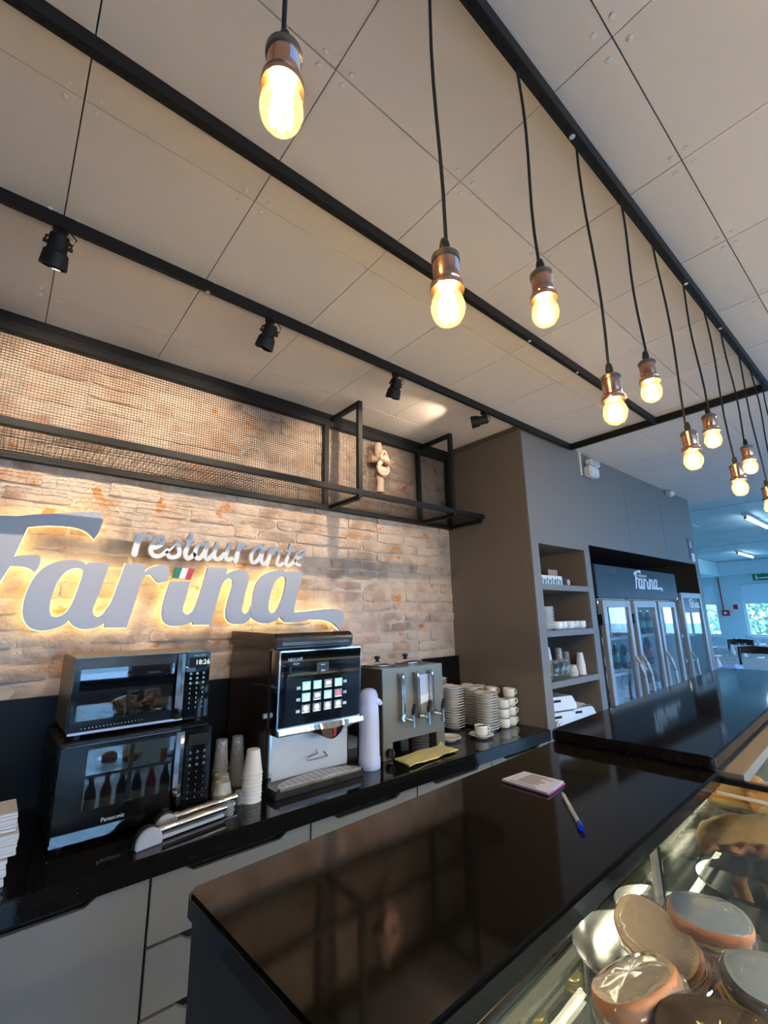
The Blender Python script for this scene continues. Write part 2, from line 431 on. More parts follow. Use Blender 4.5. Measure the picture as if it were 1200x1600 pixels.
def smooth_poly(pts, sub=4, corner=50):
    """Catmull-Rom through a traced outline, keeping its sharp corners"""
    k = len(pts); out = []
    P = [Vector(p) for p in pts]
    sharp = []
    for i in range(k):
        a, b = P[i]-P[i-1], P[(i+1) % k]-P[i]
        sharp.append(a.length > 1e-6 and b.length > 1e-6 and a.angle(b) > math.radians(corner))
    for i in range(k):
        p1, p2 = P[i], P[(i+1) % k]
        p0 = P[i-1] if not sharp[i] else p1*2-p2
        p3 = P[(i+2) % k] if not sharp[(i+1) % k] else p2*2-p1
        for j in range(sub):
            t = j/sub
            out.append(0.5*((2*p1)+(p2-p0)*t+(2*p0-5*p1+4*p2-p3)*t*t+(3*p1-p0-3*p2+p3)*t**3))
    return [(q.x, q.y) for q in out]
def flat_mesh(polys, depth, y, name, m, loc, sm=True, bevel=0.0, off=0.0):
    """outlines in (x, z), first is the outer, others holes; a plate centred on y"""
    cu = bpy.data.curves.new('outline', 'CURVE'); cu.dimensions = '2D'; cu.fill_mode = 'BOTH'; cu.extrude = depth/2
    cu.offset = off
    for p in polys:
        q = smooth_poly(p) if sm else p
        sp = cu.splines.new('POLY'); sp.points.add(len(q)-1); sp.use_cyclic_u = True
        for i, (a, b) in enumerate(q): sp.points[i].co = (a, b, 0, 1)
    return curve_to_mesh(cu, y, name, m, loc)
def curve_to_mesh(cu, y, name, m, loc):
    o = bpy.data.objects.new('tmp', cu); COL.objects.link(o)
    dg = bpy.context.evaluated_depsgraph_get()
    me = bpy.data.meshes.new_from_object(o.evaluated_get(dg))
    me.name = name
    L = Vector(loc)
    for v in me.vertices:
        a, b, c = v.co; v.co = Vector((a, y+c, b))-L
    me.materials.clear(); me.materials.append(MATS[m])
    bpy.data.objects.remove(o); bpy.data.curves.remove(cu)
    bm = bmesh.new(); bm.from_mesh(me)
    bmesh.ops.recalc_face_normals(bm, faces=bm.faces); bm.to_mesh(me); bm.free()
    return me
def text_part(s, size, x, y, z, parent, m='print_white', name='lettering', depth=0.0006, align='LEFT', loc=None, rot=0.0, shear=0.0):
    cu = bpy.data.curves.new('txt', 'FONT'); cu.body = s; cu.size = size; cu.extrude = depth; cu.align_x = align; cu.shear = shear
    cu.resolution_u = 2
    me = curve_to_mesh(cu, 0, name, m, (0,0,0))
    c, sn = math.cos(rot), math.sin(rot)
    L = Vector(org(parent)) if loc is None else Vector(loc)
    for v in me.vertices:
        a, b, d = v.co
        v.co = Vector((x+a*c-d*sn, y+b, z+d*c+a*sn))-L
    me.update()
    return link(name, me, parent)
def ribbon(mb, pts, w, y0, y1, n=6):
    """thick brush stroke in the xz plane with round ends"""
    P = [Vector(p) for p in pts]
    Q = []
    for i in range(len(P)-1):
        p0 = P[max(i-1, 0)]; p1 = P[i]; p2 = P[i+1]; p3 = P[min(i+2, len(P)-1)]
        for j in range(n):
            t = j/n
            Q.append(0.5*((2*p1)+(p2-p0)*t+(2*p0-5*p1+4*p2-p3)*t*t+(3*p1-p0-3*p2+p3)*t**3))
    Q.append(P[-1])
    L, R = [], []
    for i, q in enumerate(Q):
        t = (Q[min(i+1, len(Q)-1)]-Q[max(i-1, 0)]).normalized(); nn = Vector((-t.y, t.x))
        L.append(q+nn*w/2); R.append(q-nn*w/2)
    k = len(Q)
    vs = [(p.x, y0, p.y) for p in L]+[(p.x, y0, p.y) for p in R]+[(p.x, y1, p.y) for p in L]+[(p.x, y1, p.y) for p in R]
    fs = []
    for i in range(k-1):
        fs += [(i, k+i, k+i+1, i+1), (2*k+i, 2*k+i+1, 3*k+i+1, 3*k+i), (i, i+1, 2*k+i+1, 2*k+i), (k+i, 3*k+i, 3*k+i+1, k+i+1)]
    mb.add(vs, fs)
    for e, q in enumerate((Q[0], Q[-1])):
        mb.prism([(q.x+w/2*math.cos(2*PI*a/12), q.y+w/2*math.sin(2*PI*a/12)) for a in range(12)], y0+0.0004*(e+1), y1+0.0004*(e+1))
    return mb

# ================================================================== THE SETTING
ZC = 2.80
YW = 2.335           # face of the bricks
XP = 2.645           # plane of the cabinet side panel
YF = 1.65            # front plane of cabinet, grey wall and fridges

struct('floor', MB().box(-1.4, 15.2, -5.2, 5.5, -0.1, 0.0), 'floor_tile')
# rear wall with windows (behind the camera) and the far dining room wall, pierced by real openings
def wall_with_holes(name, axis, pos, t, a0, a1, holes, z0, z1, m, wz0, wz1):
    mb = MB()
    def bx(u0, u1, za, zb):
        if u1-u0 < 1e-4: return
        if axis == 'x': mb.box(u0, u1, min(pos, pos+t), max(pos, pos+t), za, zb)
        else: mb.box(min(pos, pos+t), max(pos, pos+t), u0, u1, za, zb)
    hs = sorted(holes); cur = a0
    for h0, h1 in hs:
        bx(cur, h0, z0, z1); bx(h0, h1, z0, wz0); bx(h0, h1, wz1, z1); cur = h1
    bx(cur, a1, z0, z1)
    return struct(name, mb, m)
wall_rear = wall_with_holes('wall_rear', 'x', -5.0, -0.2, -1.4, 15.2, REAR_WIN, 0, 2.9, 'laminate_taupe', 0.65, 2.5)
wall_far = wall_with_holes('wall_far', 'y', 15.0, 0.2, -5.2, 5.5, FAR_WIN, 0, 2.9, 'dining_daylight', WZ0, WZ1)
struct('wall_left', MB().box(-1.4, -1.2, -5.0, 2.45, 0, 2.9), 'laminate_grey')
struct('wall_dining', MB().box(6.0, 15.0, 5.3, 5.5, 0, 2.9), 'dining_daylight')
struct('trim_soffit', MB().box(14.55, 15.0, -5, 3.53, 2.45, 2.795).box(8.5, 15.0, 3.53, 5.3, 2.43, 2.795), 'dining_daylight')
wn_i = 0
def window(axis, a, b, pos, z0, z1, inward, blind=False):
    """frame, glass panes and roller blind of one window"""
    global wn_i
    wn_i += 1
    w = link('window_%d' % wn_i, None); w['kind'] = 'structure'
    def bx(mb, u0, u1, d0, d1, za, zb):
        d0, d1 = sorted((pos+inward*d0, pos+inward*d1))
        if axis == 'x': mb.box(u0, u1, d0, d1, za, zb)
        else: mb.box(d0, d1, u0, u1, za, zb)
        return mb
    f = 0.05; mid = (a+b)/2
    for args in ((a, a+f, z0, z1), (b-f, b, z0, z1), (a+f, b-f, z0, z0+f), (a+f, b-f, z1-f, z1), (mid-f/2, mid+f/2, z0+f, z1-f)):
        part('window_frame', bx(MB(), args[0], args[1], -0.10, -0.04, args[2], args[3]), 'plaster_white', w, bev=0.004)
    for u0, u1 in ((a+f, mid-f/2), (mid+f/2, b-f)):
        part('pane', bx(MB(), u0, u1, -0.075, -0.07, z0+f, z1-f), 'pane_glass', w)
    part('sill', bx(MB(), a-0.04, b+0.04, -0.04, 0.08, z0-0.03, z0), 'plaster_white', w, bev=0.004)
    if blind:
        part('roller_blind', bx(MB(), a+0.02, b-0.02, -0.03, -0.026, z1-0.52, z1-0.05), 'blind', w)
        r = MB()
        if axis == 'y': r.cyl((pos+inward*-0.02, a+0.02, z1-0.03), (pos+inward*-0.02, b-0.02, z1-0.03), 0.025)
        part('blind_roll', r, 'blind', w, smooth=True)
for a, b in FAR_WIN: window('y', a, b, 15.0, WZ0, WZ1, -1, True)
for a, b in REAR_WIN: window('x', a, b, -5.0, 0.65, 2.5, 1)

# ---- ceiling boards with open joints and screw heads
ceil = struct('ceiling', MB().box(-1.4, 15.2, -5.2, 5.5, ZC+0.012, ZC+0.06), 'ceiling_void')
TP = 0.4585
gx = [0.0+TP*i for i in range(-3, 15)]
gy = [0.235+TP*j for j in range(-3, 6)]
tile_me = MB().box(-TP/2+0.0016, TP/2-0.0016, -TP/2+0.0016, TP/2-0.0016, 0, 0.012).mesh('ceiling_tile', 'ceiling_board')
seam_me = tile_me
scr = MB()
for i in range(len(gx)-1):
    for j in range(len(gy)-1):
        cx, cy = gx[i]+TP/2, gy[j]+TP/2
        if cy > 2.5 and cx < 6: continue
        t = link('ceiling_tile', tile_me, ceil, (cx, cy, ZC+random.uniform(0, 0.0012)))
        t.rotation_euler = (random.uniform(-1, 1)*0.0022, random.uniform(-1, 1)*0.0022, 0)
        for sx in (-1, 1):
            for sy in (-1, 1):
                if cx < 4.2: scr.lathe([(0.0075, 0), (0.0065, 0.002), (0.003, 0.0033), (0, 0.0036)], (cx+sx*(TP/2-0.035)+random.uniform(-.006, .006), cy+sy*(TP/2-0.022)+random.uniform(-.006, .006), ZC), 8, ax=(0, 0, -1))
part('screw_head', scr, 'screw_white', ceil, smooth=True, kind='stuff')
far, side = MB(), MB()
x = gx[-1]
while x < 15.1:
    y = -5.2
    while y < 5.4:
        dz = random.uniform(0, 0.012)
        far.box(x+0.002, x+TP-0.002, y+0.002, y+4*TP-0.002, ZC+dz-0.004, ZC+0.013)
        y += 4*TP
    x += TP
y0s = [-5.2+TP*k for k in range(9)]
for y in y0s:
    xx = -1.4
    while xx < gx[-1]-0.01:
        x1 = min(xx+TP*2, gx[-1])
        if y+TP <= gy[0]+0.05: side.box(xx+.002, x1-.002, y+.002, min(y+TP, gy[0])-.002, ZC, ZC+0.012)
        xx = x1
far.box(6.6-.0, gx[-1], gy[-1]+0.002, 5.4, ZC, ZC+0.012)
side.box(-1.4, gx[0]-0.002, gy[0], gy[-1], ZC, ZC+.012)
part('ceiling_tile_side', side, 'ceiling_board', ceil, kind='stuff')
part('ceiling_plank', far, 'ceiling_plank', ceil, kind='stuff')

# ---- brick wall
wall_back = struct('wall_back', MB().box(-1.4, 2.66, YW+0.0085, YW+0.12, 0, 2.84), 'mortar')
def brick_mesh(w, h, seed):
    r = random.Random(seed)
    nx, nz = 4, 2
    vs, fs = [], []
    J = lambda s: r.uniform(-s, s)
    for k, dep in ((0, 0.0), (1, 0.02)):          # front grid, then its skirt
        pass
    g = {}
    for j in range(nz+1):
        for i in range(nx+1):
            edge = i in (0, nx) or j in (0, nz)
            x = -w/2+w*i/nx+J(0.007); z = -h/2+h*j/nz+J(0.0050)
            y = (0.0045 if edge else -0.002)+J(0.004)
            if i in (0, nx) and j in (0, nz): x *= 0.975; z *= 0.88
            g[i, j] = len(vs); vs.append((x, y, z))
    for j in range(nz):
        for i in range(nx): fs.append((g[i, j], g[i+1, j], g[i+1, j+1], g[i, j+1]))
    ring = [(i, 0) for i in range(nx)]+[(nx, j) for j in range(nz)]+[(i, nz) for i in range(nx, 0, -1)]+[(0, j) for j in range(nz, 0, -1)]
    back = {}
    for q in ring:
        a = vs[g[q]]; back[q] = len(vs); vs.append((a[0]*1.01, 0.03, a[2]*1.03))
    for k in range(len(ring)):
        a, b = ring[k], ring[(k+1) % len(ring)]
        fs.append((g[a], back[a], back[b], g[b]))
    mb = MB().add(vs, fs)
    return mb.mesh('brick', 'brick', smooth=True)
BP, BH = 0.2445, 0.0655
full = [brick_mesh(BP-0.007+0.012*math.sin(s*2.3), BH-0.0075+0.004*math.sin(s*1.7), s) for s in range(24)]
half = [brick_mesh(BP/2-0.007, BH-0.0075, 50+s) for s in range(8)]
nb = 0
row = 0
z = 1.213
while z < 2.72:
    x = XP-0.003; first = True
    while x > -0.22:
        short = (first and row % 2) or random.random() < 0.05
        w = BP/2 if short else BP
        if x-w > -0.45 and nb < 299:
            b = link('brick', random.choice(half if short else full), wall_back, (x-w/2, YW+random.uniform(-0.004, 0.005), z+BH/2+random.uniform(-0.004, 0.004)))
            b.rotation_euler = (0, random.uniform(-1, 1)*0.016, random.uniform(-1, 1)*0.015)
            nb += 1
        x -= w; first = False
    z += BH; row += 1

# ---- grey wall over the fridges, recess behind them
wr = struct('wall_right', MB().box(3.445, 6.02, YF+0.02, YF+0.12, 2.04, 2.84).box(6.0, 6.10, YF+0.003, 5.3, 0, 2.84)
            .box(3.44, 6.0, 2.42, 2.47, 0, 2.1).box(3.44, 6.0, YF+0.12, 2.42, 2.04, 2.09), 'niche_brown')
for a, b in ((3.447, 4.30), (4.302, 5.16), (5.162, 6.10)):
    part('panel', MB().box(a, b, YF, YF+0.02, 2.03, ZC-0.002), 'laminate_grey', wr, bev=0.0012)
part('panel', MB().box(5.985, 6.10, YF, YF+0.003, 0, 2.03), 'laminate_grey', wr)
struct('trim_1', MB().box(XP-0.02, XP-0.001, 1.67, 2.33, 2.775, 2.7985), 'laminate_dark')

# ================================================================== BUILT-IN CABINET
cab = thing('shelf_cabinet', 'tall taupe built-in cabinet with an open four-shelf niche, beside the fridges', 'cabinet', (XP+0.4, 2.0, 0))
part('side_panel', MB().box(XP, XP+0.02, YF+0.001, 2.44, 0, ZC-0.001), 'laminate_taupe', cab, bev=0.001)
part('upper_front', MB().box(XP+0.0005, 3.444, YF-0.018, YF, 1.974, ZC-0.001), 'laminate_grey', cab, bev=0.001)
part('stile', MB().box(XP+0.0005, 2.733, YF-0.018, YF, 0.0, 1.9735), 'laminate_grey', cab, bev=0.001)
part('stile', MB().box(3.362, 3.444, YF-0.018, YF, 0.0, 1.9735), 'laminate_grey', cab, bev=0.001)
part('inner_side', MB().box(2.72, 2.733, YF, 2.02, 0, 2.1), 'laminate_taupe', cab)
part('inner_side', MB().box(3.362, 3.375, YF, 2.02, 0, 2.1), 'laminate_taupe', cab)
part('side_panel', MB().box(3.42, 3.44, YF, 2.44, 0, ZC-0.001), 'laminate_taupe', cab)
part('back_panel', MB().box(2.72, 3.375, 2.02, 2.035, 0, 2.1), 'laminate_taupe', cab)
SHELF = [1.703, 1.401, 1.087, 0.79]
for s in SHELF:
    part('shelf', MB().box(2.7335, 3.3615, YF-0.018, 2.019, s-0.038, s), 'laminate_grey', cab, bev=0.001)
part('lower_front', MB().box(2.7335, 3.3615, YF-0.018, YF, 0.0, 0.75), 'laminate_grey', cab, bev=0.001)
part('niche_top', MB().box(2.7335, 3.3615, YF, 2.019, 1.974, 1.99), 'laminate_taupe', cab)

# ================================================================== BACK COUNTER
YC = 1.615
wt = thing('back_worktop', 'long glossy black granite worktop with splashback under the brick wall', 'worktop', (1.2, 1.95, 0.773))
part('slab', MB().box(-1.19, XP-0.001, YC, YW-0.005, 0.773, 0.833), 'granite', wt, bev=0.003)
part('splashback', MB().box(-1.19, XP-0.001, YW-0.03, YW-0.005, 0.8335, 1.224), 'granite_edge', wt, bev=0.002)
cols = [(-0.32, 0.455, 1), (0.459, 0.998, 3), (1.002, 1.545, 3), (1.549, 2.085, 3), (2.089, 2.64, 3)]
clab = ['pale grey base cabinet with one tall door, left end of the back counter', 'pale grey three-drawer unit right of the tall door, beside the bar end',
        'pale grey drawer unit below the coffee machine', 'pale grey drawer unit below the steel coffee urn', 'pale grey drawer unit below the stacked cups']
def notched(x0, x1, z0, z1):
    w = x1-x0; a, d, s = w*0.17, 0.02, 0.03
    return MB().prism([(x0, z0), (x1, z0), (x1, z1), (x1-a, z1), (x1-a-s, z1-d), (x0+a+s, z1-d), (x0+a, z1), (x0, z1)], YC+0.018, YC+0.036)
for (a, b, k), lb in zip(cols, clab):
    u = thing('base_cabinet', lb, 'cabinet', ((a+b)/2, 1.9, 0.0), 'cabinet units under the back counter')
    part('carcass', MB().box(a, b, YC+0.05, 2.3, 0.0, 0.765), 'void_dark', u)
    if k == 1: part('door', notched(a+.0015, b-.0015, 0.1, 0.768), 'drawer_front', u, bev=0.0008)
    else:
        for z0, z1 in ((0.594, 0.768), (0.424, 0.586), (0.1, 0.416)):
            part('drawer', notched(a+.0015, b-.0015, z0, z1), 'drawer_front', u, bev=0.0008)

# ================================================================== BAR (turned 3 degrees) AND DISPLAY CASES
TH = math.radians(3.0); CT, ST = math.cos(TH), math.sin(TH)
def uv(u, v): return (u*CT-v*ST, u*ST+v*CT)
class BMB(MB):
    """mesh builder in bar coordinates (along, across, height)"""
    def mesh(s, name, mats, loc=(0,0,0), bev=0.0, smooth=False, seg=2):
        s.v = [(*uv(a, b), c) for a, b, c in s.v]
        return MB.mesh(s, name, mats, loc, bev, smooth, seg)
ZB = 1.184
def rounded(u0, u1, v0, v1, r, n=5):
    q = []
    for cx, cy, a in ((u1-r, v1-r, 0), (u0+r, v1-r, 90), (u0+r, v0+r, 180), (u1-r, v0+r, 270)):
        for i in range(n+1):
            t = math.radians(a+90*i/n); q.append((cx+r*math.cos(t), cy+r*math.sin(t)))
    return q
bar = thing('bar_counter', 'glossy black granite bar counter on dark panels, near half with the notepad', 'counter', (*uv(0.7, 0.5), 0))
part('slab', BMB().prism_z([(0.265, 0.302), (1.188, 0.283), (1.198, 0.290), (1.198, 0.632), (1.192, 0.638), (0.265, 0.637), (0.255, 0.627), (0.255, 0.312)], ZB-0.028, ZB), 'granite', bar, bev=0.004)
part('end_panel', BMB().box(0.262, 0.28, 0.31, 0.625, 0, ZB-0.0285), 'bar_panel', bar)
part('rear_panel', BMB().box(0.2805, 1.195, 0.61, 0.625, 0, 0.445), 'bar_panel', bar)
part('rear_rail', BMB().box(0.2805, 1.195, 0.607, 0.625, ZB-0.06, ZB-0.0285), 'bar_panel', bar)
bar2 = thing('bar_counter', 'far black granite bar counter lying over the end of the near one', 'counter', (*uv(2.1, 0.45), 0))
bar2_slab = part('slab', BMB().prism_z(rounded(1.178, 3.03, 0.286, 0.640, 0.012), ZB+0.0005, ZB+0.028), 'granite', bar2, bev=0.004)
part('rear_panel', BMB().box(1.2, 3.0, 0.61, 0.625, 0, 0.445), 'bar_panel', bar2)
part('rear_rail', BMB().box(1.2, 2.979, 0.607, 0.625, ZB-0.03, ZB), 'bar_panel', bar2)
part('end_panel', BMB().box(2.98, 3.0, 0.292, 0.609, 0, ZB), 'bar_panel', bar2)

def display_case(name, label, u0, u1, v0, v1, z0, zt, shelf_zs, left_wall, led='case_led'):
    c = thing(name, label, 'display case', (*uv((u0+u1)/2, (v0+v1)/2), 0))
    part('base', BMB().box(u0, u1, v0, v1, 0, z0), 'bar_panel', c)
    part('floor_tray', BMB().box(u0+.004, u1-.004, v0+.004, v1-.03, z0+.0005, z0+0.012), 'tray_steel', c)
    n = max(2, round((u1-u0)/0.42)); w = (u1-u0-0.012)/n
    for k in range(n):
        a, b = u0+.006+k*w, u0+.006+(k+1)*w
        part('sliding_pane', BMB().box(a+0.012, b-0.012, v1-0.010-0.008*(k % 2), v1-0.006-0.008*(k % 2), z0+0.03, zt-0.042), 'case_glass', c)
        for e in (a, b-0.012):
            part('door_profile', BMB().box(e, e+0.012, v1-0.012-0.008*(k % 2), v1-.004-0.008*(k % 2), z0+0.013, zt-0.042), 'chrome', c)
    part('top_glass', BMB().box(u0, u1, v0, 0.335, zt-0.006, zt), 'case_glass', c)
    part('front_glass', BMB().box(u0, u1, v0, v0+0.006, z0+0.013, zt-0.0065), 'case_glass', c)
    part('right_glass', BMB().box(u1-0.006, u1, v0+0.007, v1-0.025, z0+0.013, zt-0.0065), 'case_glass', c)
    part('left_wall', BMB().box(u0, u0+0.006, v0+0.007, v1-0.025, z0+0.013, zt-0.0065), left_wall, c)
    for s, vb in shelf_zs:
        part('glass_shelf', BMB().box(u0+0.01, u1-0.01, v0+0.03, vb, s-0.006, s), 'shelf_glass', c)
        part('shelf_rail', BMB().box(u0+.007, u1-.007, vb+0.004, vb+0.016, s-0.012, s+0.004), 'chrome', c, bev=0.002)
        part('shelf_rail', BMB().box(u0+.007, u1-.007, vb-0.022, vb-0.014, s-0.016, s-0.0065), 'chrome', c, bev=0.001)
    part('light_strip', BMB().box(u0+.03, u1-.05, v1-0.045, v1-0.03, zt-0.012, zt-0.006), 'case_led_rear', c, label='glowing light strip')
    part('light_strip', BMB().box(u0+.03, u1-.05, v0+0.02, v0+0.03, zt-0.016, zt-0.010), led, c, label='glowing light strip')
    part('led_shield', BMB().box(u0+.028, u1-.048, v0+0.016, v0+0.034, zt-0.0095, zt-0.0066), 'alu_beige', c)  # unseen shield, added to keep strip light off the ceiling
    part('post', BMB().box(u1-0.045, u1-0.020, 0.395, 0.403, z0+.013, zt-0.046), 'tray_steel', c, bev=0.001)
    part('post', BMB().box(u1-0.018, u1-0.008, 0.395, 0.410, z0+.013, zt-0.046), 'black_metal', c, bev=0.001)
    return c
display_case('display_case', 'near glass display case holding wrapped sandwiches on steel trays', 0.30, 1.135, -0.22, 0.606, 0.45, 1.148, [(0.935, 0.478), (0.72, 0.588)], 'steel')
dc2 = display_case('display_case', 'far glass display case holding orange rolls and a fried pastry', 1.145, 2.9, -0.22, 0.606, 0.45, 1.155, [(0.89, 0.52), (1.022, 0.45)], 'case_glass', 'case_led_far')
part('top_frame', BMB().box(1.213, 1.226, -0.22, 0.300, 1.1555, 1.166), 'black_metal', dc2)
part('top_frame', BMB().box(1.2265, 2.9, 0.250, 0.310, 1.1555, 1.176), 'alu_beige', dc2)
part('edge_strip', BMB().box(1.1395, 1.1445, -0.22, 0.281, 1.1555, 1.160), 'sign_small', dc2)

# outlines of the sign letters on the wall, metres (x, z)
SIGN = {"F":[[[-0.0185,1.5868],[-0.018,1.5342],[-0.0318,1.4884],[-0.0658,1.481],[-0.0978,1.4958],[-0.0792,1.5747],[-0.0592,1.7162],[-0.049,1.8082],[-0.0398,1.8433],[-0.0723,1.843],[-0.0975,1.8281],[-0.1118,1.8024],[-0.1213,1.8076],[-0.1159,1.8627],[-0.089,1.8969],[-0.0353,1.9152],[0.0128,1.9196],[0.0869,1.938],[0.1657,1.9535],[0.2492,1.9698],[0.2907,1.9705],[0.3105,1.9551],[0.3076,1.9261],[0.2973,1.8824],[0.2857,1.8531],[0.2722,1.8692],[0.2469,1.8874],[0.2115,1.8972],[0.1613,1.8983],[0.1082,1.8934],[0.0554,1.8813],[0.0445,1.8297],[0.0289,1.7605],[0.0625,1.7674],[0.0974,1.7719],[0.1112,1.7646],[0.1136,1.7454],[0.1091,1.7196],[0.0989,1.7],[0.0843,1.715],[0.0583,1.723],[0.0218,1.7227],[-0.0005,1.6587]]],"a":[[[0.269,1.742],[0.2793,1.7528],[0.354,1.7575],[0.344,1.6983],[0.3284,1.6232],[0.3161,1.5766],[0.3129,1.5536],[0.3176,1.5372],[0.3302,1.5272],[0.3442,1.5317],[0.3572,1.5468],[0.3623,1.4992],[0.3429,1.4898],[0.3183,1.4787],[0.2933,1.4762],[0.2705,1.4813],[0.2498,1.4945],[0.234,1.5144],[0.2199,1.4971],[0.1952,1.4834],[0.1651,1.4756],[0.1398,1.4758],[0.1134,1.4874],[0.0963,1.5059],[0.0845,1.5331],[0.0801,1.5633],[0.0809,1.606],[0.0881,1.6463],[0.1008,1.6843],[0.1197,1.7169],[0.1432,1.7376],[0.1735,1.7513],[0.2054,1.758],[0.2387,1.7582],[0.2563,1.7533]],[[0.2614,1.718],[0.2601,1.6945],[0.2534,1.6545],[0.2428,1.6021],[0.2286,1.5602],[0.2124,1.5381],[0.1897,1.5289],[0.1735,1.5334],[0.1661,1.5509],[0.1641,1.5759],[0.167,1.6074],[0.1748,1.6521],[0.1868,1.6848],[0.2053,1.7118],[0.2258,1.7247],[0.2479,1.7273]]],"r":[[[0.3572,1.5468],[0.3744,1.5802],[0.3856,1.6176],[0.3982,1.6729],[0.4112,1.7293],[0.4165,1.758],[0.4984,1.7609],[0.4954,1.723],[0.5167,1.7437],[0.546,1.7572],[0.5767,1.7605],[0.5954,1.7467],[0.6011,1.7208],[0.5932,1.6909],[0.5736,1.6776],[0.553,1.6784],[0.5379,1.696],[0.523,1.7113],[0.5066,1.7084],[0.4918,1.6905],[0.4797,1.6474],[0.4647,1.5703],[0.4456,1.4786],[0.3613,1.4808],[0.3623,1.4992]]],"i":[[[0.6076,1.6862],[0.6977,1.6873],[0.6899,1.6455],[0.6794,1.5931],[0.6734,1.5598],[0.6785,1.5415],[0.695,1.5333],[0.7126,1.5412],[0.7261,1.5575],[0.7231,1.5005],[0.7019,1.4914],[0.6704,1.4819],[0.6424,1.4805],[0.6141,1.4876],[0.5954,1.5064],[0.5864,1.5314],[0.5856,1.5635],[0.5929,1.614]]],"n":[[[0.7261,1.5575],[0.7383,1.5936],[0.7559,1.6625],[0.7704,1.729],[0.776,1.7607],[0.8762,1.7639],[0.8693,1.7297],[0.898,1.7472],[0.9395,1.7617],[0.97,1.7551],[0.9861,1.731],[0.9881,1.6938],[0.976,1.6443],[0.9663,1.5876],[0.9613,1.5556],[0.9691,1.5381],[0.9863,1.5347],[1.0043,1.5515],[1.0172,1.5192],[0.9886,1.4917],[0.947,1.4824],[0.9137,1.4878],[0.8923,1.5052],[0.8825,1.5324],[0.8841,1.5714],[0.8935,1.6187],[0.9066,1.6748],[0.9074,1.7031],[0.8918,1.7129],[0.8678,1.7015],[0.8494,1.6731],[0.8399,1.6335],[0.8248,1.5635],[0.8071,1.4817],[0.728,1.4835],[0.7231,1.5005]]],"a2":[[[1.0043,1.5515],[1.0181,1.588],[1.0217,1.6371],[1.0352,1.6872],[1.0603,1.7259],[1.1005,1.7533],[1.147,1.7661],[1.1903,1.7693],[1.2036,1.7541],[1.2151,1.7635],[1.308,1.7637],[1.2973,1.7048],[1.2745,1.6159],[1.2611,1.5637],[1.2618,1.5421],[1.2881,1.5428],[1.4264,1.5547],[1.4842,1.559],[1.5686,1.55],[1.5964,1.5238],[1.59,1.4809],[1.5691,1.4386],[1.5477,1.4563],[1.5059,1.4825],[1.4445,1.4955],[1.3654,1.4982],[1.3132,1.4916],[1.2538,1.485],[1.2149,1.4874],[1.1904,1.5046],[1.1803,1.5215],[1.1576,1.501],[1.1212,1.4876],[1.0851,1.4842],[1.0491,1.4946],[1.0172,1.5192]],[[1.2069,1.7147],[1.2034,1.6754],[1.1908,1.6233],[1.1689,1.5721],[1.1466,1.5427],[1.1237,1.537],[1.1093,1.5512],[1.1077,1.5886],[1.1166,1.639],[1.1331,1.6904],[1.1583,1.7215],[1.1849,1.733],[1.2015,1.7294]]],"flag":[[0.6269,1.7522],[0.7138,1.7494],[0.6984,1.6965],[0.6167,1.7029]],"rest":[["r",[[[[0.4555,1.8859],[0.4454,1.8015]],0.0256],[[[0.4553,1.8475],[0.4678,1.8745],[0.4846,1.8873],[0.4968,1.8871],[0.5004,1.877]],0.0166]]],["e",[[[[0.5253,1.8351],[0.5513,1.8524],[0.5652,1.8765],[0.5551,1.8884],[0.5347,1.8834],[0.5168,1.8531],[0.5108,1.8228],[0.5236,1.8015],[0.5457,1.7987],[0.5668,1.8107],[0.5813,1.8285]],0.0196]]],["s",[[[[0.5755,1.8144],[0.6015,1.8416],[0.6226,1.8742]],0.0105],[[[0.6208,1.8779],[0.6323,1.8442],[0.6373,1.8192],[0.6228,1.8013],[0.5981,1.798],[0.5851,1.8099]],0.0196]]],["t",[[[[0.6853,1.9157],[0.6712,1.8553],[0.663,1.818],[0.6757,1.7973],[0.6958,1.808],[0.7097,1.8247]],0.0211],[[[0.6615,1.8834],[0.7036,1.885]],0.012]]],["a",[[[[0.7484,1.874],[0.7254,1.8695],[0.7101,1.8389],[0.714,1.8078],[0.7312,1.8012],[0.7496,1.8246],[0.7609,1.863]],0.0196],[[[0.7696,1.8839],[0.7573,1.8252],[0.7669,1.8005],[0.7844,1.8088],[0.7965,1.8282]],0.0196]]],["u",[[[[0.8169,1.8842],[0.8013,1.8285],[0.8093,1.805],[0.8318,1.8065],[0.8513,1.8323]],0.0203],[[[0.8812,1.8859],[0.8616,1.8266],[0.8712,1.8043],[0.8925,1.8107]],0.0203]]],["r",[[[[0.9319,1.8947],[0.9135,1.7989]],0.0241],[[[0.9258,1.8497],[0.9433,1.8763],[0.9627,1.889],[0.9744,1.8841]],0.0151]]],["a",[[[[1.0501,1.8855],[1.0231,1.878],[0.9987,1.8435],[0.9997,1.8071],[1.018,1.799],[1.042,1.8245],[1.058,1.874]],0.0196],[[[1.0711,1.8899],[1.0531,1.8218],[1.0662,1.7952],[1.0869,1.8068],[1.1009,1.8286]],0.0196]]],["n",[[[[1.109,1.8817],[1.0876,1.7913]],0.0211],[[[1.1014,1.8399],[1.133,1.8775],[1.1573,1.8724],[1.1522,1.8304],[1.1456,1.8018],[1.1633,1.7924],[1.1822,1.8041]],0.0181]]],["t",[[[[1.2321,1.913],[1.2095,1.8388],[1.1989,1.8051],[1.217,1.7938],[1.2434,1.8115],[1.258,1.8305]],0.0196],[[[1.1993,1.8767],[1.2535,1.8774]],0.0113]]],["e",[[[[1.263,1.8335],[1.3014,1.8573],[1.3154,1.8805],[1.3005,1.8885],[1.2761,1.8737],[1.2588,1.836],[1.2678,1.8067],[1.2895,1.8017]],0.0166]]]]}

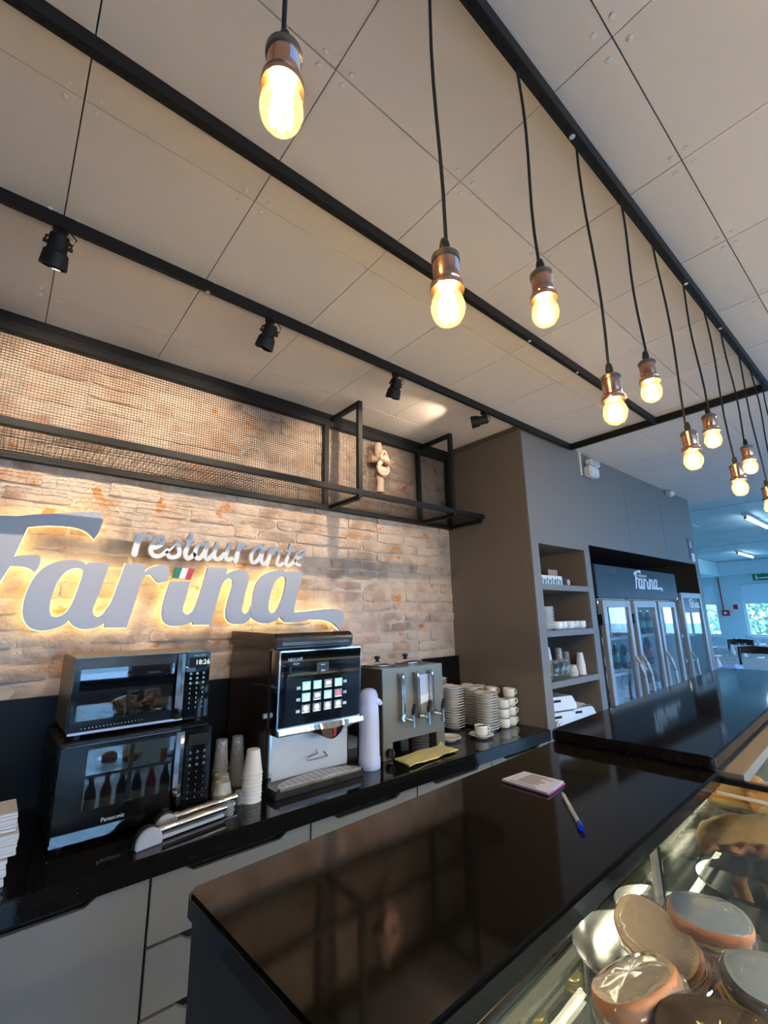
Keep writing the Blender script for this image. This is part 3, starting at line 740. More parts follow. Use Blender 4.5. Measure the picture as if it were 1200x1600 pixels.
# ================================================================== OVERHEAD METALWORK
fr = thing('ceiling_frame', 'black perforated metal tube frame on the ceiling, carrying spotlights and hanging bulbs', 'frame', (1.5, 1.0, 2.77))
ZT = 2.753
tubes = [('x', -1.19, 3.265, 1.587, 1.606), ('x', -1.19, 3.265, 0.980, 1.003), ('x', -1.19, 3.265, 0.379, 0.403), ('y', 0.379, 1.606, 3.266, 3.290)]
hol = MB()
for ax, a0, a1, b0, b1 in tubes:
    part('tube', MB().box(a0, a1, b0, b1, ZT, ZC-0.0015) if ax == 'x' else MB().box(b0, b1, a0, a1, ZT, ZC-0.0015), 'black_metal', fr, bev=0.0015)
    t = a0+0.02
    while t < a1-0.02:
        c = (t, b0+(b1-b0)*0.5, ZT-0.0002) if ax == 'x' else ((b0+b1)/2, t, ZT-0.0002)
        hol.cyl(c, (c[0], c[1], c[2]+0.001), 0.0042, 8)
        t += 0.04
part('hole', hol, 'black_hole', fr, kind='stuff', label='row of punched holes')
rv = MB()
for x, y in ((1.02, 0.392), (1.9, 0.391), (2.35, 0.391), (1.75, 0.99), (0.47, 1.597), (2.2, 0.99)):
    rv.lathe([(0.008, 0), (0.006, 0.002), (0, 0.003)], (x, y, ZT-0.0001), 10, ax=(0, 0, -1))
part('rivet', rv, 'screw_white', fr, smooth=True, kind='stuff')

# ---- hanging bulbs
PX = [0.182, 0.466, 0.763, 1.037, 1.303, 1.574, 1.85, 2.105, 2.365, 2.62, 2.88, 3.13]
PZ = [2.092, 1.958]
ordn = ['nearest', 'second', 'third', 'fourth', 'fifth', 'sixth', 'seventh', 'eighth', 'ninth', 'tenth', 'eleventh', 'twelfth']
pm = {}
def pendant(x, zb, lb):
    y = 0.391
    p = thing('pendant_bulb', lb, 'pendant light', (x, y, zb), 'row of bare bulbs hanging over the bar')
    def pt(nm, key, mk, m, sm=True, label=None):
        if key not in pm: pm[key] = mk().mesh(nm, m, (0,0,0), 0, sm)
        return tag(link(nm, pm[key], p), label)
    pt('bulb', 'bulb', lambda: MB().lathe([(0, -0.031), (0.009, -0.0293), (0.0175, -0.0240), (0.0235, -0.015), (0.0258, -0.004), (0.0248, 0.007), (0.0212, 0.017), (0.0160, 0.027), (0.013, 0.036)], n=24), 'bulb_glass', label='clear amber glass bulb')
    def fil():
        m = MB()
        for k in range(6):
            a = 2*PI*k/6
            m.tube([(0.0115*math.cos(a), 0.0115*math.sin(a), -0.019), (0.0095*math.cos(a+.3), 0.0095*math.sin(a+.3), 0.014)], 0.0040, 6)
        return m
    pt('filament', 'fil', fil, 'filament', label='glowing filament')
    pt('socket_ring', 'ring', lambda: MB().lathe([(0.0135, 0.026), (0.026, 0.027), (0.0268, 0.031), (0.0255, 0.035), (0.0245, 0.037), (0.0255, 0.0395), (0.022, 0.043), (0.0195, 0.044)], n=28), 'copper', label='bright copper ring')
    pt('socket', 'sock', lambda: MB().lathe([(0.0195, 0.044), (0.0195, 0.05), (0.0202, 0.052), (0.0202, 0.079)], n=28), 'copper', label='copper sleeve')
    pt('socket_cap', 'cap', lambda: MB().lathe([(0.0202, 0.079), (0.0222, 0.080), (0.0225, 0.088), (0.0185, 0.0925), (0.006, 0.093), (0.0045, 0.099)], n=28), 'bronze_dark', label='dark bronze cap')
    pt('cord_grip', 'grip', lambda: MB().lathe([(0.0045, 0.0985), (0.0082, 0.100), (0.0085, 0.110), (0.0060, 0.122), (0.0038, 0.124)], n=12), 'rubber_black')
    def stk():
        m = MB(); n = 6
        vs = []
        for i in range(n+1):
            a = math.radians(-95+55*i/n)
            vs += [(0.0204*math.cos(a), 0.0204*math.sin(a), 0.056), (0.0204*math.cos(a), 0.0204*math.sin(a), 0.078)]
        return m.add(vs, [(2*i, 2*i+2, 2*i+3, 2*i+1) for i in range(n)])
    pt('sticker', 'stk', stk, 'sticker', label='pale blue sticker')
    top = ZT-zb; w = random.uniform(-0.006, 0.006)
    part('cord', MB().tube([(w*math.sin(PI*k/8)*0.6, 0.004*math.sin(2*PI*k/8+x*9), 0.121+(top-0.121)*k/8) for k in range(9)], 0.0031, 8), 'cord_black', p, smooth=True, local=True)
for i, x in enumerate(PX):
    pendant(x, PZ[i % 2]+random.uniform(-0.004, 0.004), '%s bulb from the viewer in the row over the bar, on a %s cord' % (ordn[i], 'short' if i % 2 == 0 else 'long'))

# ---- track spotlights
LX = [(-0.002, (0.12, 2.30, 2.26)), (0.735, (0.62, 2.30, 2.24)), (1.45, (1.60, 2.30, 2.26)), (2.19, (1.90, 2.30, 2.50))]
slab = ['black ceiling spotlight at the left end of the row', 'second black ceiling spotlight from the left, over the word restaurante', 'third black ceiling spotlight from the left, above the wooden cross', 'black ceiling spotlight swivelled sideways, nearest the tall cabinet']
for i, (x, tgt) in enumerate(LX):
    base = Vector((x, 1.597, ZT))
    s = thing('spotlight', slab[i], 'spotlight', base, 'black spotlights on the ceiling tube')
    part('mount', MB().cyl(base-Vector((0, 0, 0.012)), base-Vector((0, 0, 0.0005)), 0.022, 16).cyl(base-Vector((0, 0, 0.04)), base-Vector((0, 0, 0.012)), 0.008, 10), 'black_metal', s, smooth=True)
    piv = base-Vector((0, 0, 0.052))
    if i < 3: d = Vector((0.03, 0.42, -0.90)).normalized()
    else: d = Vector((-0.56, 0.74, -0.12)).normalized()
    if i == 0: d = Vector((-0.05, 0.42, -0.9)).normalized()
    if i == 1: d = Vector((-0.12, 0.42, -0.9)).normalized()
    part('head', MB().lathe([(0, -0.022), (0.026, -0.020), (0.0275, -0.012), (0.0275, 0.028), (0.030, 0.032), (0.0345, 0.036), (0.036, 0.050), (0.0385, 0.075), (0.0385, 0.082), (0.034, 0.082), (0.031, 0.060), (0, 0.055)], piv, 28, ax=d), 'black_metal', s, smooth=True)
    part('yoke', MB().tube([base-Vector((0, 0, 0.03)), piv+Vector((0.034, 0, 0.005)), piv+d*0.012+Vector((0.034, 0, 0))], 0.004, 6)
         .tube([base-Vector((0, 0, 0.03)), piv+Vector((-0.034, 0, 0.005)), piv+d*0.012+Vector((-0.034, 0, 0))], 0.004, 6)
         .cyl(piv+d*0.012-Vector((0.040, 0, 0)), piv+d*0.012+Vector((0.040, 0, 0)), 0.006, 8), 'black_metal', s, smooth=True)
    part('cable', MB().tube([base+Vector((0.02, -0.006, -0.002)), base+Vector((0.045, -0.01, -0.03)), base+Vector((0.035, -0.012, -0.06)), piv+Vector((0.02, -0.006, -0.004))], 0.0025, 6), 'rubber_black', s, smooth=True)
    l = bpy.data.lights.new('spot_beam', 'SPOT'); l.energy = 31; l.color = (1.0, 0.80, 0.55); l.spot_size = math.radians(96); l.spot_blend = 0.6; l.shadow_soft_size = 0.005
    lo = link('spot_beam', l, None, piv+d*0.078)
    lo.rotation_euler = (Vector(tgt)-(piv+d*0.078)).to_track_quat('-Z', 'Y').to_euler()
    if i == 3:
        l.spot_size = math.radians(90); l.spot_blend = 0.55; l.energy = 9
        lo.rotation_euler = d.to_track_quat('-Z', 'Y').to_euler()

# ---- wall rack of black square tube and wire mesh
rk = thing('hanging_rack', 'black square-tube wall rack with wire mesh, fixed under the ceiling on the brick wall', 'rack', (1.2, 2.17, 2.2))
YB, YFR = 2.306, 2.0
bt = lambda *a: MB().box(*a)
part('top_channel', bt(-1.19, XP-0.002, YB-0.012, YB+0.024, 2.765, ZC-0.002), 'black_metal', rk, bev=0.001)
part('top_bar', bt(-1.19, XP-0.002, YB-0.010, YB+0.020, 2.716, 2.7645), 'black_metal', rk, bev=0.0015)
part('lower_back_bar', bt(-1.19, XP-0.002, YB-0.010, YB+0.020, 2.160, 2.190), 'black_metal', rk, bev=0.0015)
for a, b in ((1.462, 1.496), (2.285, 2.315), (2.610, 2.640), (-0.45, -0.42)):
    part('upright', bt(a, b, YB-0.009, YB+0.019, 2.1905, 2.7155), 'black_metal', rk, bev=0.0015)
part('front_bar', bt(-1.19, XP-0.002, YFR-0.012, YFR+0.012, 2.190, 2.222), 'black_metal', rk, bev=0.0015)
part('end_bar', bt(XP-0.03, XP-0.003, YFR+0.0125, YB-0.0105, 2.165, 2.19), 'black_metal', rk, bev=0.001)
for x in (1.512, 2.318, -0.30):
    part('hanger', bt(x-0.015, x+0.015, YFR-0.013, YFR+0.013, 2.176, 2.775), 'black_metal', rk, bev=0.0015)
    part('hanger_arm', bt(x-0.014, x+0.014, YFR+0.0135, YB-0.0125, 2.748, 2.775), 'black_metal', rk, bev=0.0015)
    part('cross_bar', bt(x-0.014, x+0.014, YFR+0.0135, YB-0.0105, 2.165, 2.189), 'black_metal', rk, bev=0.0015)
wm = MB(); wf = MB(); t = 0.00065; PIT = 0.0128
x = -0.42
while x < 2.61:
    wm.box(x-t, x+t, YB+0.004, YB+0.007, 2.188, 2.718); x += PIT
z = 2.19+PIT
while z < 2.715:
    wm.box(-0.42, 2.61, YB+0.0015, YB+0.0045, z-t, z+t); z += PIT
x = -0.42
while x < 2.61:
    wf.box(x-t, x+t, YFR+0.01, YB-0.009, 2.1905, 2.192); x += 0.021
y = YFR+0.02
while y < YB-0.01:
    wf.box(-0.42, 2.61, y-t, y+t, 2.189, 2.1905); y += 0.021
part('wire_mesh', wm, 'black_metal', rk, kind='stuff')
part('mesh_floor', wf, 'black_metal', rk, kind='stuff')

# ---- wooden cross
cr = thing('wooden_cross', 'rustic wooden log cross with a pink sculpted bow, hung on the mesh above the brick', 'cross', (1.90, 2.28, 2.53))
part('upright', MB().tube([(1.888, 2.285, 2.685), (1.892, 2.28, 2.62), (1.897, 2.278, 2.55), (1.898, 2.28, 2.46), (1.901, 2.278, 2.40), (1.900, 2.282, 2.335)], [0.026, 0.029, 0.025, 0.024, 0.025, 0.027], 10), 'wood_bark', cr, smooth=True)
part('arm', MB().tube([(1.805, 2.272, 2.553), (1.85, 2.27, 2.556), (1.90, 2.268, 2.56), (1.955, 2.270, 2.562), (1.995, 2.275, 2.566)], [0.027, 0.024, 0.022, 0.023, 0.026], 10), 'wood_weathered', cr, smooth=True)
def ring(mb, c, r, th, tilt, a0, a1, n=14):
    q = Matrix.Rotation(tilt, 3, 'Z')
    mb.tube([Vector(c)+q@Vector((r*math.cos(a0+(a1-a0)*k/n), -0.012*math.sin(PI*k/n), r*1.15*math.sin(a0+(a1-a0)*k/n))) for k in range(n+1)], [th*(0.75+0.35*math.sin(PI*k/n)) for k in range(n+1)], 8)
bw = MB()
ring(bw, (1.905, 2.245, 2.575), 0.036, 0.011, 0.2, 0, 2*PI)
ring(bw, (1.895, 2.240, 2.495), 0.040, 0.014, -0.2, -0.3, PI*1.9)
bw.ell((1.915, 2.235, 2.56), (0.030, 0.020, 0.032), 12, 8, 1, 0, 0.3, 4, 1)
bw.ell((1.885, 2.230, 2.475), (0.038, 0.022, 0.026), 12, 8, 1, 0, 0.3, 4, 2)
bw.ell((1.94, 2.245, 2.53), (0.026, 0.016, 0.02), 10, 8, 1, 0, 0.3, 4, 3)
part('bow', bw, 'pink_clay', cr, smooth=True, label='pink sculpted bow')
part('knot_band', MB().tube([(1.865, 2.222, 2.548), (1.905, 2.212, 2.528), (1.955, 2.222, 2.508)], [0.009, 0.014, 0.010], 8), 'wood_weathered', cr, smooth=True, label='dark strap across the bow')

# ================================================================== SIGN
sg = thing('wall_sign', 'large backlit script sign reading restaurante Farina on the brick wall', 'sign', (0.6, 2.27, 1.65))
O = org(sg)
for k in ('F', 'a', 'r', 'i', 'n', 'a2'):
    lt = link('letter', flat_mesh(SIGN[k], 0.024, 2.282, 'letter', 'sign_face', O), sg)
    gl = link('led_back', flat_mesh(SIGN[k], 0.004, 2.2965, 'led_back', 'sign_led', O, off=0.0018), lt)
    gl['label'] = 'yellow light behind the letter'
f = SIGN['flag']
tl, tr_, br_, bl = [Vector(q) for q in f]
for i, m in enumerate(('flag_green', 'flag_white', 'flag_red')):
    a, b = i/3, (i+1)/3
    poly = [tuple(tl.lerp(tr_, a)), tuple(tl.lerp(tr_, b)), tuple(bl.lerp(br_, b)), tuple(bl.lerp(br_, a))]
    part('flag_stripe', MB().prism(poly, 2.270, 2.294), m, sg, label=['green stripe', 'white stripe', 'red stripe'][i])
for ch, strokes in SIGN['rest']:
    mb = MB()
    for si, (pts, w) in enumerate(strokes): ribbon(mb, pts, w, 2.268+0.0012*si, 2.286+0.0012*si)
    part('small_letter', mb, 'sign_small', sg)

# ================================================================== FRIDGES
def logo(parent, x0, z0, w, y, m='print_white'):
    """the restaurant's script name, small, at (x0, z0) with width w"""
    s = w/0.95
    for k in ('F', 'a', 'r', 'i', 'n', 'a2'):
        polys = [[(x0+(a+0.24)*s, z0+(b-1.46)*s*0.95) for a, b in p] for p in SIGN[k]]
        link('logo_letter', flat_mesh(polys, 0.001, y, 'logo_letter', m, org(parent), sm=False), parent)
    text_part('restaurante', w*0.125, x0+w*0.36, y, z0+w*0.33, parent, m, 'logo_word')

def pane_frame(mb, x0, x1, z0, z1, y0, y1, wd):
    return mb.box(x0, x0+wd, y0, y1, z0, z1).box(x1-wd, x1, y0, y1, z0, z1).box(x0+wd, x1-wd, y0, y1, z0, z0+wd).box(x0+wd, x1-wd, y0, y1, z1-wd, z1)

f1 = thing('drinks_fridge', 'wide three-door drinks fridge with a dark sign header in the recess', 'fridge', (4.39, 2.0, 0))
fx0, fx1 = 3.515, 5.255
part('cabinet', MB().box(fx0, fx0+0.03, YF+0.05, 2.40, 0.02, 1.63).box(fx1-0.03, fx1, YF+0.05, 2.40, 0.02, 1.63).box(fx0+.03, fx1-.03, 2.37, 2.40, 0.02, 1.63).box(fx0+.03, fx1-.03, YF+0.05, 2.37, 0.02, 0.12).box(fx0+.03, fx1-.03, YF+0.05, 2.37, 1.605, 1.63), 'fridge_black', f1)
part('liner', MB().box(fx0+0.031, fx1-0.031, 2.345, 2.369, 0.121, 1.604).box(fx0+.031, fx0+.045, YF+.06, 2.344, .121, 1.604).box(fx1-.045, fx1-.031, YF+.06, 2.344, .121, 1.604), 'fridge_inner', f1)
part('header', MB().box(fx0, fx1, YF-0.005, 2.40, 1.635, 1.885), 'fridge_head', f1, bev=0.008)
part('header_lip', MB().box(fx0+.01, fx1-.01, YF-0.006, YF+0.05, 1.618, 1.634), 'fridge_black', f1)
logo(f1, 4.20, 1.705, 0.345, YF-0.0058)
text_part('6 °C', 0.05, 3.80, YF-0.0058, 1.825, f1, 'print_dim', 'display')
doors = [(3.585, 4.09, 'r'), (4.165, 4.655, 'l'), (4.70, 5.14, 'l')]
for x0, x1, sd in doors:
    part('door_post', MB().box(x0-0.05, x0-0.006, YF+0.03, YF+0.05, 0.1, 1.612), 'fridge_black', f1)
    d = part('door', pane_frame(MB(), x0, x1, 0.13, 1.606, YF-0.006, YF+0.03, 0.052), 'fridge_frame', f1, bev=0.003)
    g = part('door_glass', MB().box(x0+0.052, x1-0.052, YF+0.008, YF+0.012, 0.182, 1.554), 'fridge_glass', d)
    hx = x1-0.03 if sd == 'r' else x0+0.03
    part('handle', MB().tube([(hx, YF-0.008, 1.16), (hx, YF-0.035, 1.10), (hx, YF-0.055, 1.0), (hx, YF-0.060, 0.88), (hx, YF-0.055, 0.76), (hx, YF-0.035, 0.66), (hx, YF-0.008, 0.60)], 0.013, 8), 'fridge_frame', d, smooth=True)
    part('hinge', MB().box(x0-0.03, x0-0.001, YF-0.004, YF+0.02, 1.42, 1.50), 'fridge_black', d)
for zz in (0.42, 0.74, 1.03, 1.31):
    m = MB()
    for k in range(12): m.box(fx0+0.05, fx1-0.05, YF+0.12+k*0.045, YF+0.126+k*0.045, zz-0.006, zz)
    m.box(fx0+0.05, fx1-0.05, YF+0.10, YF+0.118, zz-0.02, zz)
    part('wire_shelf', m, 'plastic_white', f1)
part('light_tube', MB().box(fx0+0.05, fx1-0.05, YF+0.06, YF+0.075, 1.585, 1.60), 'fridge_led', f1, label='glowing light tube')

f2 = thing('drinks_fridge', 'narrow single-door fridge at the end of the recess', 'fridge', (5.66, 2.0, 0))
gx0, gx1 = 5.335, 5.965
part('cabinet', MB().box(gx0, gx0+0.03, YF+0.05, 2.35, 0.02, 1.70).box(gx1-0.03, gx1, YF+0.05, 2.35, 0.02, 1.70).box(gx0+.03, gx1-.03, 2.32, 2.35, 0.02, 1.70).box(gx0+.03, gx1-.03, YF+0.05, 2.32, 0.02, 0.12).box(gx0+.03, gx1-.03, YF+0.05, 2.32, 1.66, 1.70), 'fridge_frame', f2)
part('liner', MB().box(gx0+0.031, gx1-0.031, 2.30, 2.319, 0.121, 1.659), 'fridge_inner', f2)
d = part('door', pane_frame(MB(), gx0+0.005, gx1-0.005, 0.13, 1.70, YF-0.006, YF+0.03, 0.05), 'fridge_frame', f2, bev=0.003)
part('door_sign', MB().box(gx0+0.056, gx1-0.056, YF+0.004, YF+0.016, 1.50, 1.649), 'fridge_head', d)
part('door_glass', MB().box(gx0+0.056, gx1-0.056, YF+0.008, YF+0.012, 0.181, 1.499), 'fridge_glass', d)
logo(f2, 5.56, 1.545, 0.20, YF+0.0035)
part('handle', MB().tube([(gx0+.03, YF-0.008, 1.12), (gx0+.03, YF-0.045, 1.05), (gx0+.03, YF-0.05, 0.9), (gx0+.03, YF-0.045, 0.75), (gx0+.03, YF-0.008, 0.68)], 0.012, 8), 'fridge_frame', d, smooth=True)
for zz in (0.45, 0.80, 1.02, 1.27):
    m = MB()
    for k in range(10): m.box(gx0+0.05, gx1-0.05, YF+0.12+k*0.05, YF+0.126+k*0.05, zz-0.006, zz)
    m.box(gx0+0.05, gx1-0.05, YF+0.10, YF+0.118, zz-0.018, zz)
    part('wire_shelf', m, 'plastic_white', f2)
part('light_tube', MB().box(gx0+0.05, gx1-0.05, YF+0.06, YF+0.075, 1.64, 1.655), 'fridge_led', f2, label='glowing light tube')

def bottle(loc, body, cap, lab, h, r, label):
    b = thing('drink_bottle', label, 'bottle', loc, 'bottles inside the drinks fridge')
    x, y, z = loc
    part('body', MB().lathe([(r*0.9, 0), (r, 0.01), (r, h*0.58), (r*0.85, h*0.68), (r*0.36, h*0.86), (r*0.34, h*0.93)], loc, 14), body, b, smooth=True)
    part('cap', MB().lathe([(r*0.42, h*0.93), (r*0.42, h), (0, h)], loc, 12), cap, b, smooth=True)
    part('wrapper', MB().lathe([(r*1.01, h*0.25), (r*1.01, h*0.52)], loc, 14), lab, b, smooth=True)
    return b
kinds = [('bottle_dark', 'red_plastic', 'red_paper', 0.25, 0.034, 'dark red-capped bottle'),
         ('bottle_amber', 'gold_cap', 'paper_white', 0.24, 0.032, 'amber gold-capped bottle'),
         ('bottle_dark', 'print_white', 'box_teal', 0.22, 0.032, 'dark white-capped bottle')]
rows = [(1.31, 'top'), (1.03, 'second'), (0.74, 'third')]
for ri, (zz, rn) in enumerate(rows):
    for di, (x0, x1, sd) in enumerate(doors):
        k = kinds[(ri+di) % 3]
        proto = None
        dn = ('left', 'middle', 'right')[di]; lbs = ['%s, %s from left, %s shelf behind the %s fridge door' % (k[5], ORD[q], rn, dn) for q in range(5)]
        n = 5 if di == 0 else 3
        for j in range(n):
            loc = (x0+0.10+j*0.08, YF+0.20+0.05*((j+ri) % 2), zz+0.0005)
            if proto is None: proto = bottle(loc, *k[:5], lbs[j])
            else: place(proto, loc, lbs[j])

# ================================================================== APPLIANCES
def microwave(name, label, x0, x1, y0, y1, z0, z1, win, extra):
    m = thing(name, label, 'microwave', ((x0+x1)/2, (y0+y1)/2, z0))
    w = x1-x0; px = x0+w*0.795
    for ax in (x0+0.03, x1-0.03):
        for ay in (y0+0.03, y1-0.03):
            part('foot', MB().cyl((ax, ay, z0), (ax, ay, z0+0.0125), 0.013, 10), 'rubber_black', m)
    part('housing', MB().box(x0, x1, y0+0.035, y1, z0+0.0125, z1), 'steel' if extra else 'appliance_black', m, bev=0.004)
    d = part('door', MB().box(x0+0.001, px-0.001, y0+0.004, y0+0.034, z0+0.014, z1-0.002), 'door_black', m, bev=0.003, label='black glass door')
    part('door_window', MB().box(win[0], win[1], y0+0.001, y0+0.0045, win[2], win[3]), 'window_mirror', d, bev=0.001)
    part('door_lip', MB().box(x0+0.001, px-0.001, y0+0.001, y0+0.006, z0+0.014, z0+0.022), 'steel_satin', d, bev=0.001)
    hz0, hz1 = z0+0.02, z1-0.006
    hm = MB(); n = 12; vs = []
    for i in range(n+1):
        t = i/n; yy = y0-0.004-0.018*math.sin(PI*t); zz = hz0+(hz1-hz0)*t; hw = 0.014
        sh = -0.006*math.sin(PI*t)
        vs += [(px-0.032+sh, yy+0.004, zz), (px-0.018+sh, yy-0.002, zz), (px-0.004+sh, yy+0.004, zz), (px-0.004+sh, yy+0.012, zz), (px-0.032+sh, yy+0.012, zz)]
    fs = [(i*5+k, i*5+(k+1) % 5, (i+1)*5+(k+1) % 5, (i+1)*5+k) for i in range(n) for k in range(5)]
    fs += [tuple(range(5)), tuple(range(n*5, n*5+5))]
    part('handle', hm.add(vs, fs), 'chrome', d, smooth=True, label='bowed chrome handle')
    p = part('control_panel', MB().box(px+0.001, x1-0.001, y0+0.004, y0+0.034, z0+0.014, z1-0.002), 'black_gloss', m, bev=0.002)
    part('display', MB().box(px+0.012, x1-0.012, y0+0.0025, y0+0.0045, z1-0.060, z1-0.022), 'void_dark', p)
    cw = x1-px
    for r in range(8):
        for c in range(3):
            bx, bz = px+cw*(0.22+0.26*c), z1-0.085-r*(z1-z0-0.12)/8
            k = MB()
            if r < 3: k.box(bx-0.005, bx+0.005, y0+0.0030, y0+0.0042, bz-0.001, bz+0.0012).box(bx-0.003, bx+0.003, y0+0.0030, y0+0.0042, bz+0.003, bz+0.0065)
            else: k.box(bx-0.0012, bx+0.0012, y0+0.0030, y0+0.0042, bz-0.002, bz+0.003)
            part('key', k, 'print_white' if extra else 'print_dim', p)
    return m, d, p
m1, d1, p1 = microwave('microwave', 'black microwave with a chrome handle, standing on the worktop under another one', 0.213, 0.685, 1.825, 2.225, 0.8335, 1.121, (0.288, 0.556, 0.93, 1.105), False)
part('door_reflector', MB().add([(0.216, 1.8225, 0.8475), (0.586, 1.8225, 0.8475), (0.586, 1.8290, 0.8765), (0.216, 1.8290, 0.8765), (0.216, 1.83, 0.8475), (0.586, 1.83, 0.8475), (0.586, 1.83, 0.8765), (0.216, 1.83, 0.8765)], [(0, 1, 2, 3), (0, 4, 5, 1), (1, 5, 6, 2), (2, 6, 7, 3), (3, 7, 4, 0), (4, 7, 6, 5)]), 'black_gloss', d1)  # added strip, tilted to mirror the blue rear windows
text_part('Panasonic', 0.017, 0.345, 1.8285, 0.886, d1, 'print_white', 'brand')
m2, d2, p2_ = microwave('microwave', 'brushed steel and black microwave stacked on top of the lower one', 0.236, 0.698, 1.928, 2.29, 1.1215, 1.383, (0.255, 0.560, 1.178, 1.345), True)
text_part('18:26', 0.026, 0.637, 1.9302, 1.334, p2_, 'ui_white', 'clock')
text_part('MENU SMART', 0.0075, 0.632, 1.9302, 1.366, p2_, 'print_white', 'caption')
lamps = MB()
for k in range(18): lamps.box(0.275+k*0.011, 0.277+k*0.011, 1.9308, 1.9322, 1.152+0.0002*k, 1.154+0.0002*k)
part('vent_dot', lamps, 'print_white', d2, kind='stuff')
solo('power_cord', 'thin grey cord leaving the microwave towards the splashback', 'cord', MB().tube([(0.70, 2.24, 1.16), (0.735, 2.25, 1.175), (0.775, 2.27, 1.185), (0.80, 2.294, 1.184)], 0.004, 8), 'print_dim', (0.70, 2.24, 1.16), smooth=True)

# ---- bean-to-cup coffee machine
cf = thing('coffee_machine', 'brown bean-to-cup coffee machine with a lit black touch panel', 'coffee machine', (1.13, 2.0, 0.8335))
cx0, cx1, cz = 0.925, 1.335, 0.8335
part('body', MB().box(cx0, cx1, 1.86, 2.28, cz+0.03, 1.385), 'coffee_brown', cf, bev=0.006)
part('base', MB().box(cx0-0.005, cx1+0.005, 1.80, 2.28, cz, cz+0.0295), 'appliance_black', cf, bev=0.004)
hood = [(1.815, 1.375), (1.80, 1.385), (1.795, 1.428), (1.82, 1.444), (2.285, 1.452), (2.285, 1.386), (1.86, 1.3855)]
hv = [(cx0-0.006, a, b) for a, b in hood]+[(cx1-0.02, a, b) for a, b in hood]; k = len(hood)
part('hood', MB().add(hv, [tuple(range(k)), tuple(range(2*k-1, k-1, -1))]+[(i, i+k, (i+1) % k+k, (i+1) % k) for i in range(k)]), 'coffee_brown', cf, bev=0.004, label='glossy brown hood')
part('hood_trim', MB().box(cx0+0.02, cx1-0.045, 1.7975, 1.803, 1.392, 1.424), 'coffee_brown', cf, bev=0.002)
# panel leaning back a little
def lean(x, z, d=0.0):   # point on the leaning front, d outwards
    return (x, 1.792-(z-1.07)*0.035-d, z)
def slabq(mb, x0, x1, z0, z1, d0, d1):
    a = [lean(x0, z0, d0), lean(x1, z0, d0), lean(x1, z1, d0), lean(x0, z1, d0)]
    b = [lean(x0, z0, d1), lean(x1, z0, d1), lean(x1, z1, d1), lean(x0, z1, d1)]
    return mb.add(a+b, [(0, 3, 2, 1), (4, 5, 6, 7), (0, 1, 5, 4), (1, 2, 6, 5), (2, 3, 7, 6), (3, 0, 4, 7)])
SX0, SX1, SZ0, SZ1 = 0.936, 1.344, 1.072, 1.368
sc_ = part('panel_frame', slabq(MB(), SX0-0.006, SX1+0.006, SZ0-0.004, SZ1+0.005, -0.075, 0.0), 'chrome', cf, bev=0.003, label='chrome frame')
part('touch_panel', slabq(MB(), SX0, SX1, SZ0+0.002, SZ1, 0.0005, 0.004), 'panel_black', sc_, label='black touch panel')
pw, ph = SX1-SX0, SZ1-SZ0
tk = [['t', 't', 'w', 't'], ['t', 'w', 't', 'p'], ['w', 'w', 'w', 'w']]
for r in range(3):
    for c in range(4):
        x, z = SX0+pw*(0.30+0.134*c), SZ0+ph*(0.52-0.155*r)
        b = part('drink_button', slabq(MB(), x-0.020, x+0.020, z-0.017, z+0.017, 0.0042, 0.0048), {'t': 'ui_teal', 'w': 'ui_grey', 'p': 'ui_grey'}[tk[r][c]], sc_)
        if r == 2 or tk[r][c] == 'p':
            q = MB().cyl(lean(x, z+0.002, 0.0049), lean(x, z+0.002, 0.0054), 0.012, 16)
        elif tk[r][c] == 'w':
            q = slabq(slabq(MB(), x-0.011, x+0.011, z-0.006, z+0.010, 0.0049, 0.0054), x+0.011, x+0.015, z-0.002, z+0.006, 0.0049, 0.0054)
        else:
            q = MB()
            for a0, a1, b0, b1 in ((-.011, -.007, -.009, .011), (.007, .011, -.009, .011), (-.007, .007, -.009, -.005), (-.007, .007, 0, .004)): slabq(q, x+a0, x+a1, z+b0, z+b1, 0.0049, 0.0054)
        part('icon', q, 'ui_pink' if tk[r][c] == 'p' else 'ui_white', b)
        part('caption_bar', slabq(MB(), x-0.016, x+0.016, z-0.0155, z-0.012, 0.0049, 0.0054), 'ui_white', b)
    for s, xx in ((-1, SX0+pw*0.208), (1, SX0+pw*0.79)):
        z = SZ0+ph*(0.52-0.155*r-(0.02 if s < 0 else -0.0))
        part('side_key', slabq(MB(), xx-0.009, xx+0.009, z-0.006, z+0.006, 0.0042, 0.0048), 'plastic_white', sc_)
part('small_display', slabq(MB(), SX0+pw*0.42, SX0+pw*0.57, SZ0+ph*0.68, SZ0+ph*0.83, 0.0042, 0.0046), 'appliance_black', sc_)
part('display_text', slabq(slabq(MB(), SX0+pw*0.47, SX0+pw*0.52, SZ0+ph*0.785, SZ0+ph*0.80, 0.0047, 0.005), SX0+pw*0.475, SX0+pw*0.52, SZ0+ph*0.70, SZ0+ph*0.72, 0.0047, 0.005), 'print_white', sc_)
text_part('NESCAFÉ', 0.017, SX0+pw*0.07, lean(0, SZ0+ph*0.88, 0.0052)[1], SZ0+ph*0.875, sc_, 'print_white', 'brand')
text_part('alegria', 0.012, SX0+pw*0.13, lean(0, SZ0+ph*0.83, 0.0052)[1], SZ0+ph*0.825, sc_, 'print_white', 'brand')
